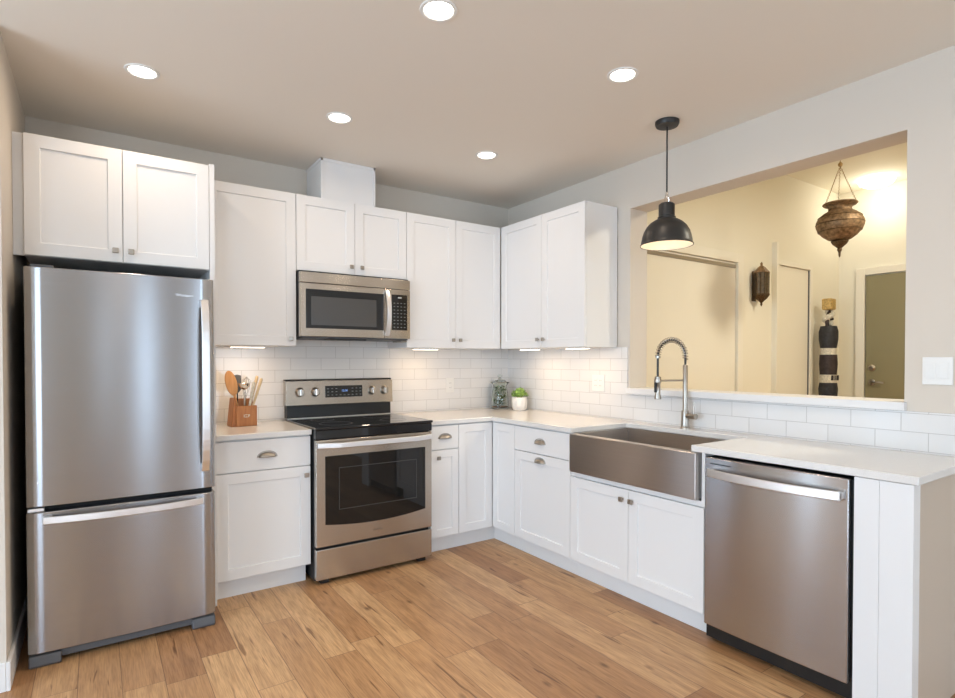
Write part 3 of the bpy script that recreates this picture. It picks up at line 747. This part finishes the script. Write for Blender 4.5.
w.build('oven_handle', M['handle_metal'], dr, bevel=0.004)
text_mesh('maker_badge', 'FRIGIDAIRE', 0.012, M['badge_dark'], dr, lambda u, v, w: (-1.53 + u, -0.6803 - w, 0.272 + v), 0.0004)
MB().box(RX0 + 0.001, RX1 - 0.001, -0.678, -0.642, 0.030, 0.208).build('storage_drawer', M['steel_warm'], t, bevel=0.004)
for fx in (RX0 + 0.06, RX1 - 0.06):
    MB().box(fx - 0.025, fx + 0.025, -0.655, -0.60, 0.0, 0.028).build('foot', M['black'], t, bevel=0.003)
# backguard
bgp = [(-0.075, 1.006), (-0.088, 1.008), (-0.078, 1.172), (-0.060, 1.176), (-0.015, 1.176), (-0.015, 1.006)]
bgd = MB().prism(bgp, RX0 - 0.002, RX1 + 0.004, lambda p, q, a: (a, p, q)).build('control_panel', M['steel_warm'], t, bevel=0.003)
MB().box(RX0 + 0.004, RX1 - 0.010, -0.078, -0.015, 0.9215, 1.0055).build('lower_backguard', M['black'], t, bevel=0.002)
MB().box(RX0 - 0.002, RX1 + 0.004, -0.060, -0.014, 1.1765, 1.183).build('backguard_top_edge', M['black'], t, bevel=0.002)
def TBG(u, v, w): return (u, -0.088 + (v - 1.008) * (0.010 / 0.164) - w, v)
dsp = MB().box(-1.653, -1.382, 1.056, 1.136, 0, 0.003, TBG).build('display_panel', M['blackglass'], bgd, bevel=0.001)
text_mesh('display_digits', '12:30', 0.020, M['display'], dsp, lambda u, v, w: TBG(-1.515 + u, 1.10 + v, 0.0035 + w), 0.0002)
w = MB()
for i in range(9):
    for j in range(3):
        u = -1.64 + i * 0.0295; v = 1.070 + j * 0.022
        if 3 <= i <= 5 and j > 0: continue
        w.box(u, u + 0.013, v, v + 0.004, 0.003, 0.0034, TBG)
w.build('button_marks', M['keygrey'], dsp)
for kx in (-1.829, -1.723, -1.309, -1.211):
    w = MB(); w.lathe([(0.032, 0), (0.032, 0.004), (0.026, 0.008), (0.024, 0.024), (0.021, 0.027), (0, 0.027)], (0, 0, 0), 28, lambda x, y, z, kx=kx: TBG(kx + x, 1.097 + y, z))
    k = w.build('burner_knob', M['nickel'], bgd, smooth=True)
    MB().box(kx - 0.0045, kx + 0.0045, 1.076, 1.118, 0.026, 0.035, TBG).build('knob_grip', M['chrome'], k, bevel=0.002)
w = MB(); w.box(RX0 + 0.0, RX1, -0.11, -0.08, 0.9215, 0.925); w.build('rear_trim', M['handle_metal'], t, bevel=0.001)

# ================================================================== microwave
t = thing('microwave', 'stainless over-the-range microwave under the short wall cabinet', 'microwave', (-1.53, -0.2, 1.452))
MX0, MX1 = -1.914, -1.150
MB().box(MX0 + 0.002, MX1 - 0.002, -0.355, -0.012, 1.462, 1.876).build('body', M['darkside'], t, bevel=0.002)
MB().box(MX0, MX1, -0.380, -0.3555, 1.800, 1.866).build('vent_panel', M['steel_warm'], t, bevel=0.004, seg=3)
md = MB().box(MX0, -1.345, -0.381, -0.3555, 1.462, 1.797).build('door', M['steel_warm'], t, bevel=0.004, seg=3)
MB().box(-1.344, MX1, -0.380, -0.3555, 1.462, 1.797).build('control_frame', M['steel_warm'], t, bevel=0.003)
MB().box(-1.877, -1.352, -0.3835, -0.3812, 1.515, 1.760).build('window_surround', M['blackglass'], md, bevel=0.004)
MB().box(-1.845, -1.405, -0.3845, -0.3836, 1.535, 1.715).build('mesh_window', M['mwscreen'], md)
w = MB(); pts = [(-1.330, -0.392 - 0.036 * (1 - (2 * i / 14 - 1) ** 2), 1.480 + (1.785 - 1.480) * i / 14) for i in range(15)]
w.strip(pts, (1, 0, 0), 0.030, (0, 1, 0), 0.014); w.box(-1.344, -1.316, -0.395, -0.380, 1.478, 1.498); w.box(-1.344, -1.316, -0.395, -0.380, 1.768, 1.788)
w.build('door_handle', M['handle_metal'], md, bevel=0.004)
kp = MB().box(-1.290, -1.174, -0.3825, -0.3803, 1.520, 1.762).build('keypad', M['blackglass'], t, bevel=0.002)
w = MB()
for i in range(4):
    for j in range(8):
        w.box(-1.278 + i * 0.026, -1.266 + i * 0.026, -0.3829, -0.3825, 1.537 + j * 0.0235, 1.542 + j * 0.0235)
w.build('keys', M['keygrey'], kp)
MB().box(-1.245, -1.218, -0.3831, -0.3825, 1.738, 1.746).build('clock_digits', M['print'], kp)
w = MB(); w.box(MX0 + 0.03, MX1 - 0.01, -0.36, -0.03, 1.452, 1.4615); w.build('underside_plate', M['greyplastic'], t, bevel=0.002)
MB().box(-1.72, -1.47, -0.365, -0.25, 1.444, 1.4515).build('grease_filter', M['black'], t, bevel=0.002)
MB().box(-1.20, MX1 - 0.004, -0.34, -0.20, 1.440, 1.4515).build('bottom_vent', M['nickel'], t, bevel=0.003)

# ================================================================== dishwasher
t = thing('dishwasher', 'built-in stainless dishwasher under the right end of the counter', 'dishwasher', (-0.33, -2.62, 0))
DY0, DY1 = -2.322, -2.923
MB().box(-0.600, -0.03, -2.930, -2.314, 0.02, 0.862).build('tub_housing', M['black'], t, bevel=0.002)
prof = []
n = 20
for i in range(n + 1):
    u = i / n; y = DY0 + (DY1 - DY0) * u; prof.append((-0.631 - 0.006 * (1 - (2 * u - 1) ** 2), y))
prof += [(-0.601, DY1), (-0.601, DY0)]
dd = MB().prism(prof, 0.090, 0.866, lambda p, q, a: (p, q, a)).build('door', M['steel_dw'], t, smooth=True, bevel=0.004)
w = MB(); pts = [(-0.655 - 0.034 * (1 - (2 * i / 20 - 1) ** 2), -2.350 + (-2.905 + 2.350) * i / 20, 0.800) for i in range(21)]
w.strip(pts, (0, 0, 1), 0.036, (1, 0, 0), 0.015); w.box(-0.662, -0.628, -2.372, -2.350, 0.786, 0.814); w.box(-0.662, -0.628, -2.905, -2.883, 0.786, 0.814)
w.build('door_handle', M['handle_metal'], dd, bevel=0.004)
MB().box(-0.6372, -0.6345, -2.455, -2.352, 0.8375, 0.8415).build('vent_slot', M['slot'], dd)
MB().box(-0.575, -0.56, -2.923, -2.322, 0.012, 0.085).build('kick_plate', M['black'], t, bevel=0.002)
for y in (-2.35, -2.40, -2.90):
    MB().lathe([(0, 0.003), (0.004, 0.002), (0.005, 0)], (0, 0, 0), 10, lambda a, b, z, y=y: (-0.5755 - z, y + a, 0.055 + b)).build('kick_screw', M['nickel'], t)

# ================================================================== pendant lamp
PX, PY = -0.359, -1.900
t = thing('pendant_lamp', 'matte black dome pendant lamp hanging over the sink', 'pendant lamp', (PX, PY, HC))
MB().lathe([(0.0, 0), (0.064, 0), (0.064, -0.014), (0.058, -0.026), (0.012, -0.03), (0, -0.03)], (PX, PY, HC), 32).build('ceiling_canopy', M['shade_black'], t, smooth=True)
MB().tube([(PX, PY, HC - 0.03), (PX, PY, 2.225)], 0.0045, 10).build('rod', M['shade_black'], t, smooth=True)
w = MB(); w.tube([(PX - 0.018, PY, 2.174), (PX - 0.018, PY, 2.199), (PX - 0.008, PY, 2.222), (PX + 0.008, PY, 2.222), (PX + 0.018, PY, 2.199), (PX + 0.018, PY, 2.174)], 0.003, 8); w.lathe([(0, 0), (0.008, 0), (0.008, 0.02), (0, 0.02)], (PX, PY, 2.216), 14)
w.build('yoke', M['chrome'], t, smooth=True)
outer = [(0.0, 2.176), (0.034, 2.176), (0.042, 2.169), (0.043, 2.162), (0.043, 2.104), (0.048, 2.100), (0.048, 2.090), (0.062, 2.084), (0.086, 2.069), (0.106, 2.048), (0.121, 2.022), (0.130, 1.994), (0.135, 1.968), (0.136, 1.955), (0.141, 1.949), (0.141, 1.944)]
inner = [(0.137, 1.945), (0.131, 1.956), (0.130, 1.968), (0.125, 1.993), (0.116, 2.020), (0.101, 2.044), (0.082, 2.064), (0.060, 2.078), (0.0, 2.082)]
sh = MB().lathe(outer + [(0.137, 1.945)], (PX, PY, 0), 48).build('lamp_shade', M['shade_black'], t, smooth=True)
MB().lathe(inner, (PX, PY, 0), 48).build('shade_lining', M['shade_in'], sh, smooth=True)
MB().lathe([(0, 2.0), (0.018, 2.005), (0.03, 2.022), (0.031, 2.038), (0.022, 2.06), (0.014, 2.072), (0.0, 2.078)], (PX, PY, 0), 24).build('bulb', M['bulb'], t, smooth=True)
l = bpy.data.lights.new('pendant_light', 'POINT'); l.energy = PEND_W; l.color = (1.0, 0.76, 0.52); l.shadow_soft_size = 0.03
o = bpy.data.objects.new('pendant_light', l); C.objects.link(o); o.parent = t; o.location = (0, 0, 1.985 - HC)

# ================================================================== hall fixtures
t = thing('hall_ceiling_light', 'glowing oval flush light on the hall ceiling, seen through the opening', 'ceiling light', (3.38, -1.52, HH))
MB().lathe([(0.0, 0), (0.13, 0), (0.13, -0.012), (0.12, -0.018)], (3.38, -1.52, HH), 36).build('rim', M['white_plastic'], t, smooth=True)
MB().lathe([(0.155, -0.02), (0.14, -0.05), (0.09, -0.078), (0.0, -0.09)], (3.38, -1.52, HH), 36).build('glass_bowl', M['hallglobe'], t, smooth=True)
l = bpy.data.lights.new('hall_lamp', 'POINT'); l.energy = HALL_W; l.color = (1.0, 0.93, 0.76); l.shadow_soft_size = 0.12
o = bpy.data.objects.new('hall_lamp', l); C.objects.link(o); o.parent = t; o.location = (0, 0, -0.25)
l = bpy.data.lights.new('hall_lamp', 'AREA'); l.shape = 'DISK'; l.size = 0.4; l.energy = HALL_W * 15.0; l.color = (1.0, 0.93, 0.76)
# added unseen fixture that evens out the hall light, nearer the kitchen
t2 = thing('hall_ceiling_light', 'second flush light of the hall, above the opening and out of view', 'ceiling light', (1.6, -3.3, HH))
MB().lathe([(0.0, 0), (0.16, 0), (0.165, -0.015), (0.155, -0.022)], (1.6, -3.3, HH), 36).build('rim', M['white_plastic'], t2, smooth=True)
MB().lathe([(0.155, -0.02), (0.14, -0.05), (0.09, -0.078), (0.0, -0.09)], (1.6, -3.3, HH), 36).build('glass_bowl', M['hallglobe'], t2, smooth=True)
o = bpy.data.objects.new('hall_lamp', l); C.objects.link(o); o.parent = t2; o.location = (0, 0, -0.1)

# hanging lantern
LX, LY = 1.54, -1.97
t = thing('hanging_lantern', 'bulbous brown brass lantern hanging on chains beyond the opening', 'lantern', (LX, LY, HH))
fz = lambda z: 2.065 + (z - 2.055) * (2.462 - 2.065) / (2.5 - 2.055)
LP_ = [(0.108, 2.500), (0.112, 2.492), (0.105, 2.482), (0.080, 2.470), (0.072, 2.452), (0.078, 2.435), (0.105, 2.418), (0.135, 2.390), (0.152, 2.350), (0.153, 2.315), (0.140, 2.275), (0.110, 2.235), (0.075, 2.205), (0.048, 2.192)]
MB().lathe([(r_, fz(z)) for r_, z in LP_], (LX, LY, 0), 40).build('bowl', M['brass'], t, smooth=True, solid=0.003)
w = MB()
for z, r_ in ((2.385, 0.1385), (2.33, 0.1535), (2.27, 0.138)):
    w.lathe([(r_ - 0.001, fz(z) - 0.003), (r_ + 0.002, fz(z)), (r_ - 0.001, fz(z) + 0.003)], (LX, LY, 0), 40)
w.build('engraved_bands', M['brass_dark'], t, smooth=True)
MB().lathe([(r_, fz(z)) for r_, z in [(0.050, 2.196), (0.056, 2.186), (0.046, 2.165), (0.026, 2.145), (0.013, 2.130), (0.017, 2.118), (0.008, 2.10), (0.006, 2.065), (0.0, 2.055)]], (LX, LY, 0), 24).build('finial', M['brass_dark'], t, smooth=True)
w = MB(); ap = Vector((LX, LY, 2.73))
for k in range(3):
    a = 2 * PI * k / 3 + 0.5; p0 = Vector((LX + 0.106 * math.cos(a), LY + 0.106 * math.sin(a), 2.460))
    n = 26
    for i in range(n):
        a0 = p0.lerp(ap, i / n); a1 = p0.lerp(ap, (i + 0.8) / n); off_ = Vector((0.0025 if i % 2 else 0, 0 if i % 2 else 0.0025, 0))
        w.tube([a0 + off_, a1 + off_], 0.0032, 5)
w.lathe([(0, 0), (0.012, 0.004), (0.016, 0.02), (0.006, 0.035), (0, 0.035)], (LX, LY, 2.725), 12)
n = 24
for i in range(n):
    z0 = 2.755 + (HH - 2.76) * i / n; w.tube([(LX + (0.002 if i % 2 else -0.002), LY, z0), (LX + (0.002 if i % 2 else -0.002), LY, z0 + (HH - 2.76) / n * 0.9)], 0.003, 5)
w.build('chain', M['chain'], t)
# wall lantern
WX, WYY = 1.985, HY - 0.052
t = thing('wall_lantern', 'pierced brass lantern mounted on the hall wall between the two pale doors', 'lantern', (WX, HY, 1.80))
MB().box(WX - 0.03, WX + 0.03, HY - 0.010, HY - 0.001, 1.85, 2.12).build('backplate', M['brass_dark'], t, bevel=0.002)
hexs = lambda prof: MB().lathe(prof, (WX, HY - 0.075, 0), 6, sx=1, sy=0.8)
hexs([(0.0, 2.20), (0.012, 2.185), (0.012, 2.165), (0.035, 2.150), (0.070, 2.115), (0.080, 2.105), (0.078, 2.098)]).build('roof', M['brass'], t)
hexs([(0.066, 2.098), (0.066, 1.905)]).build('amber_glass', M['amber'], t)
w = MB()
for k in range(12):
    a = 2 * PI * k / 12; r = 0.072 if k % 2 == 0 else 0.064
    w.tube([(WX + r * math.cos(a), HY - 0.075 + r * 0.8 * math.sin(a), 1.90), (WX + r * math.cos(a), HY - 0.075 + r * 0.8 * math.sin(a), 2.10)], 0.0045, 5)
w.build('frame_bars', M['brass_dark'], t)
hexs([(0.080, 1.912), (0.080, 1.900), (0.055, 1.868), (0.025, 1.845), (0.010, 1.83), (0.012, 1.815), (0.0, 1.795)]).build('bottom_cone', M['brass_dark'], t)

# dark banded sculpture in the hall corner
SX, SY = 3.10, -1.22
t = thing('column_sculpture', 'tall dark figure-like column with pale bands and gilded top, in the hall corner', 'sculpture', (SX, SY, HZ))
def seg_(prof, name, m, sx=1.0, sy=0.8, n=20): return MB().lathe(prof, (SX, SY, 0), n, sx=sx * 0.86, sy=sy).build(name, m, t, smooth=True)
seg_([(0, HZ), (0.12, HZ), (0.12, HZ + 0.05), (0.10, HZ + 0.08), (0.095, 0.60), (0.10, 0.95), (0.105, 1.03), (0.095, 1.09), (0, 1.09)], 'lower_body', M['blackcarve'])
seg_([(0, 1.0905), (0.095, 1.0905), (0.098, 1.17), (0, 1.17)], 'lower_band', M['bone'])
seg_([(0, 1.1705), (0.092, 1.1705), (0.10, 1.28), (0.094, 1.37), (0, 1.37)], 'middle_body', M['darkcarve'])
seg_([(0, 1.3705), (0.085, 1.3705), (0.088, 1.435), (0, 1.435)], 'upper_band', M['bone'])
seg_([(0, 1.4355), (0.088, 1.4355), (0.104, 1.52), (0.106, 1.60), (0.088, 1.655), (0, 1.66)], 'upper_body', M['blackcarve'])
w = MB()
for k in range(9):
    a = k * 0.9; w.lathe([(0, -0.03), (0.022, -0.015), (0.026, 0.0), (0.02, 0.02), (0, 0.03)], (SX + 0.045 * math.cos(a), SY + 0.03 * math.sin(a), 1.685 + 0.015 * k), 10)
w.build('silver_ornaments', M['bone'], t, smooth=True)
MB().tube([(SX - 0.03, SY, 1.65), (SX - 0.035, SY, 1.74), (SX + 0.01, SY, 1.80), (SX + 0.05, SY - 0.01, 1.72)], 0.018, 8).build('neck', M['darkcarve'], t, smooth=True)
MB().box(SX - 0.055, SX + 0.058, SY - 0.045, SY + 0.045, 1.818, 1.93).build('gilded_block', M['gilt'], t, bevel=0.012)
w = MB()
for k in range(5):
    w.box(SX - 0.060 + k * 0.028, SX - 0.048 + k * 0.028, SY - 0.084 + abs(k - 2) * 0.006, SY - 0.05, 1.115, 1.165)
w.build('carved_teeth', M['darkcarve'], t)

# ================================================================== outlets and switch
def plate(T, u, v, wd, ht, label, name, n, cat, rocker=False):
    t = thing(name, label, cat, T(u, v, 0))
    box_uvw(MB(), T, u - wd / 2, u + wd / 2, v - ht / 2, v + ht / 2, 0.0005, 0.006).build('cover_plate', M['white_plastic'], t, bevel=0.002)
    for i in range(n):
        uu = u + (i - (n - 1) / 2) * 0.046
        pt = box_uvw(MB(), T, uu - 0.0165, uu + 0.0165, v - 0.033, v + 0.033, 0.006, 0.0085).build('rocker' if rocker else 'socket', M['white_plastic'], t, bevel=0.001)
        if not rocker:
            for dz in (-0.018, 0.018):
                for du in (-0.006, 0.006): box_uvw(MB(), T, uu + du - 0.001, uu + du + 0.001, v + dz - 0.004, v + dz + 0.004, 0.0085, 0.0088).build('slot', M['slot'], pt)
plate(TB(-0.0085), -0.600, 1.112, 0.072, 0.115, 'white single outlet on the tiled back wall right of the range', 'wall_outlet', 1, 'outlet')
plate(TR(-0.0085), -1.068, 1.152, 0.118, 0.115, 'white double outlet on the tiled right wall left of the opening', 'wall_outlet', 2, 'outlet')
plate(TR(-0.0005), -3.004, 1.267, 0.105, 0.118, 'white double light switch on the wall right of the opening', 'light_switch', 2, 'light switch', True)

# ================================================================== things on the counters
# utensil block
BX, BY = -2.204, -0.215
ca, sa = math.cos(0.10), math.sin(0.10)
def TK(x, y, z): return (BX + ca * x - sa * y, BY + sa * x + ca * y, ZC + 0.0005 + z)
t = thing('utensil_block', 'reddish brown wooden utensil block on the counter left of the range', 'utensil holder', (BX, BY, ZC))
# front box (hollow) and taller leaning rear slab
w = MB(); a, b_, h = 0.062, 0.036, 0.125
w.box(-a, a, -b_, -b_ + 0.010, 0, h, TK); w.box(-a, -a + 0.010, -b_ + 0.010, b_, 0, h, TK); w.box(a - 0.010, a, -b_ + 0.010, b_, 0, h, TK); w.box(-a + 0.010, a - 0.010, -b_ + 0.010, b_, 0, 0.012, TK)
w.build('front_box', M['block'], t, bevel=0.003)
w = MB(); w.prism([(-a - 0.026, 0.0), (-a - 0.0005, 0.0), (-a - 0.0005, 0.14), (-a + 0.006, 0.172), (-a - 0.008, 0.172)], -b_ + 0.004, b_ + 0.03, lambda p, q, s: TK(p, s, q))
w.prism([(b_ + 0.0005, 0), (b_ + 0.025, 0), (b_ + 0.03, 0.165), (b_ + 0.008, 0.165)], -a, a, lambda p, q, s: TK(s, p, q))
w.build('rear_slab', M['block'], t, bevel=0.003)
w = MB()
for i, (u0, u1, z0, z1) in enumerate([(-0.018, -0.014, 0.055, 0.072), (-0.012, 0.004, 0.068, 0.072), (-0.012, 0.004, 0.055, 0.059), (0.008, 0.012, 0.055, 0.072), (0.014, 0.018, 0.060, 0.072)]):
    w.box(u0, u1, -b_ - 0.0008, -b_, z0, z1, TK)
w.build('white_mark', M['bone'], t)
# utensils
def utensil(name, label, cat, base, tip, parts):
    """base and tip in block coordinates; parts: function(P) adding geometry, with P(s, a, b) a frame along the utensil"""
    B = Vector(TK(*base)); Tp = Vector(TK(*tip)); d = (Tp - B); L_ = d.length; d.normalize()
    side = Vector((ca, sa, 0)); side = (side - d * side.dot(d)).normalized(); fr = side.cross(d).normalized()
    t = thing(name, label, cat, tuple(B), 'utensils in the wooden block')
    parts(t, lambda s, a_, b__: B + d * (s * L_) + side * a_ + fr * b__)
    return t
def blade_mesh(P, outline, th):
    n = len(outline); vs = [tuple(P(s, a_, -th / 2)) for s, a_ in outline] + [tuple(P(s, a_, th / 2)) for s, a_ in outline]
    fs = [tuple(range(n)), tuple(range(2 * n - 1, n - 1, -1))] + [(i, (i + 1) % n, n + (i + 1) % n, n + i) for i in range(n)]
    m_ = MB(); m_.add(vs, fs); return m_
def oval(s0, s1, w_, n=20):
    return [((s0 + s1) / 2 - (s1 - s0) / 2 * math.cos(2 * PI * i / n), w_ * math.sin(2 * PI * i / n)) for i in range(n)]
def wooden_spoon(t, P):
    blade_mesh(P, oval(0.52, 1.0, 0.034), 0.009).build('spoon_bowl', M['spoon'], t, bevel=0.003)
    MB().tube([P(0, 0, 0), P(0.3, 0, 0), P(0.56, 0, 0)], [0.006, 0.007, 0.008], 10).build('handle', M['spoon'], t, smooth=True)
utensil('wooden_spoon', 'broad wooden spoon leaning left out of the utensil block', 'spoon', (-0.018, 0.004, 0.02), (-0.092, 0.02, 0.340), wooden_spoon)
def ladle(t, P):
    MB().tube([P(0, 0, 0), P(0.7, 0, 0)], 0.004, 8).build('handle', M['chrome'], t, smooth=True)
    c = P(0.85, 0, 0); MB().lathe([(0.0, -0.028), (0.018, -0.022), (0.03, -0.005), (0.033, 0.012), (0.030, 0.012), (0.0, -0.02)], tuple(c), 20).build('ladle_bowl', M['chrome'], t, smooth=True)
utensil('metal_ladle', 'shiny metal ladle standing in the middle of the utensil block', 'ladle', (-0.006, -0.004, 0.02), (-0.006, -0.012, 0.29), ladle)
def turner(t, P):
    MB().tube([P(0, 0, 0), P(0.62, 0, 0)], 0.004, 8).build('handle', M['black'], t, smooth=True)
    blade_mesh(P, [(0.62, -0.008), (0.70, -0.026), (0.98, -0.024), (1.0, 0.0), (0.98, 0.024), (0.70, 0.026), (0.62, 0.008)], 0.003).build('turner_blade', M['greyplastic'], t)
utensil('black_turner', 'dark turner with pointed blade rising at the back of the utensil block', 'turner', (-0.034, 0.026, 0.02), (-0.036, 0.034, 0.315), turner)
def whisk(t, P):
    MB().tube([P(0, 0, 0), P(0.55, 0, 0)], 0.006, 8).build('handle', M['chrome'], t, smooth=True)
    w = MB()
    for k in range(5):
        a0 = PI * k / 5; pts = []
        for i in range(13):
            u = i / 12; q = PI * u; r = 0.022 * math.sin(q) * (1 if True else 1); s = 0.55 + 0.45 * (1 - abs(2 * u - 1))
            rr = 0.024 * math.sin(PI * (0.15 + 0.85 * (1 - abs(2 * u - 1))) * 0.62) * (1 if u < 0.5 else -1) * (0 if abs(u - .5) < 1e-6 else 1)
            pts.append(P(s, rr * math.cos(a0), rr * math.sin(a0)))
        w.tube(pts, 0.0014, 5)
    w.build('whisk_wires', M['chrome'], t, smooth=True)
utensil('wire_whisk', 'wire whisk standing beside the ladle in the utensil block', 'whisk', (0.000, 0.024, 0.02), (0.022, 0.036, 0.30), whisk)
def spatula(m_, col):
    def f(t, P):
        MB().tube([P(0, 0, 0), P(0.6, 0, 0), P(0.96, 0, 0), P(1.0, 0, 0)], [0.006, 0.008, 0.010, 0.007], 10).build('handle', m_, t, smooth=True)
    return f
utensil('wooden_spatula', 'pale wooden utensil handle leaning right, the longer of two in the block', 'utensil', (0.006, 0.010, 0.02), (0.080, 0.012, 0.305), spatula(M['pale_wood'], 0))
utensil('wooden_spatula', 'pale wooden utensil handle leaning furthest right in the block', 'utensil', (0.012, -0.012, 0.02), (0.098, -0.014, 0.29), spatula(M['pale_wood'], 0))
utensil('serving_spoon', 'whitish utensil handle standing upright near the front of the block', 'utensil', (0.004, -0.018, 0.02), (0.044, -0.034, 0.27), spatula(M['bone'], 0))

# glass jar
JS = 1.17
jl = lambda pr: [(r_, z_ * JS) for r_, z_ in pr]
JX, JY = -0.175, -0.115
t = thing('glass_jar', 'lidded clear glass jar of dried green leaves on the corner counter', 'jar', (JX, JY, ZC))
z0 = ZC + 0.0008
MB().lathe(jl([(0, 0), (0.070, 0), (0.074, 0.006), (0.072, 0.05), (0.066, 0.12), (0.058, 0.155), (0.056, 0.165), (0.070, 0.178), (0.080, 0.186), (0.078, 0.190), (0.062, 0.181), (0.053, 0.167), (0.055, 0.155), (0.063, 0.12), (0.069, 0.05), (0.070, 0.010), (0, 0.010)]), (JX, JY, z0), 40).build('jar_glass', M['glass'], t, smooth=True)
MB().lathe([(0, 0.012), (0.066, 0.012), (0.066, 0.026), (0, 0.028)], (JX, JY, z0), 30).build('soil_layer', M['soil'], t, smooth=True)
def leaf(mb, c, d, L_, w_, up=Vector((0, 0, 1)), curl=0.15):
    d = Vector(d).normalized(); s = d.cross(up)
    if s.length < 1e-4: s = Vector((1, 0, 0))
    s.normalize(); n_ = s.cross(d); c = Vector(c); vs = []
    rows = [(0.0, 0.1), (0.3, 0.85), (0.6, 1.0), (0.85, 0.6), (1.0, 0.05)]
    for u, k in rows:
        p = c + d * (u * L_) + n_ * (curl * L_ * u * u)
        vs += [tuple(p - s * w_ * k), tuple(p - n_ * w_ * 0.35 * k), tuple(p + s * w_ * k)]
    fs = []
    for i in range(4):
        for j in range(2): a_ = i * 3 + j; fs.append((a_, a_ + 1, a_ + 4, a_ + 3))
    mb.add(vs, fs)
w = MB(); w2 = MB()
for k in range(210):
    z = random.uniform(0.03, 0.165); r = (0.064 - 0.006 * (z / 0.15)) * math.sqrt(random.random()) * 0.88; a = random.uniform(0, 2 * PI)
    if z > 0.14: r *= 0.75
    dd = Vector((random.uniform(-1, 1), random.uniform(-1, 1), random.uniform(-0.3, 1)))
    dd.normalize()
    r = min(r, 0.045)
    leaf(w if k % 3 else w2, (JX + r * math.cos(a), JY + r * math.sin(a), z0 + z * JS - 0.004), dd * 0.9, 0.024, 0.008)
o = w.build('dried_leaves', M['leaf2'], t); o['kind'] = 'stuff'
o = w2.build('dried_petals', M['petal'], t); o['kind'] = 'stuff'
lid = MB().lathe(jl([(0, 0.192), (0.050, 0.192), (0.052, 0.196), (0.040, 0.206), (0.014, 0.212), (0.010, 0.220), (0.020, 0.230), (0.018, 0.242), (0, 0.246)]), (JX, JY, z0), 36).build('glass_lid', M['glass'], t, smooth=True)

# potted plant
QX, QY = -0.125, -0.312
t = thing('potted_plant', 'small green plant in a rounded white ceramic pot on the corner counter', 'plant', (QX, QY, ZC))
vs = []; prof = [(0, 0), (0.046, 0), (0.056, 0.010), (0.063, 0.040), (0.064, 0.075), (0.061, 0.100), (0.058, 0.105), (0.054, 0.100), (0.055, 0.085), (0.05, 0.075), (0, 0.075)]
w = MB(); w.lathe(prof, (QX, QY, z0), 48)
n = len(prof)
w.v = [((QX + (v[0] - QX) * (1 + (0.018 * (1 if (i // n) % 4 < 2 else -1) if 1 < i % n < 5 else 0))), (QY + (v[1] - QY) * (1 + (0.018 * (1 if (i // n) % 4 < 2 else -1) if 1 < i % n < 5 else 0))), v[2]) for i, v in enumerate(w.v)]
w.build('pot', M['pot'], t, smooth=True)
MB().lathe([(0, 0.092), (0.054, 0.090)], (QX, QY, z0), 30).build('soil', M['soil'], t)
w = MB()
for k in range(130):
    a = random.uniform(0, 2 * PI); e = math.asin(random.uniform(0.0, 0.95)); q = random.uniform(0.55, 1)
    c = (QX + 0.058 * math.cos(e) * math.cos(a) * q, QY + 0.058 * math.cos(e) * math.sin(a) * q, z0 + 0.108 + 0.054 * math.sin(e) * q)
    leaf(w, c, (math.cos(a) * math.cos(e) + random.uniform(-.5, .5), math.sin(a) * math.cos(e) + random.uniform(-.5, .5), math.sin(e) + random.uniform(-.2, .6)), random.uniform(0.020, 0.032), random.uniform(0.008, 0.013), curl=0.4)
for k in range(12):
    a = 2 * PI * k / 12; w.tube([(QX + 0.015 * math.cos(a), QY + 0.015 * math.sin(a), z0 + 0.091), (QX + 0.03 * math.cos(a), QY + 0.03 * math.sin(a), z0 + 0.14)], 0.002, 5)
o = w.build('foliage', M['leaf'], t); o['kind'] = 'stuff'
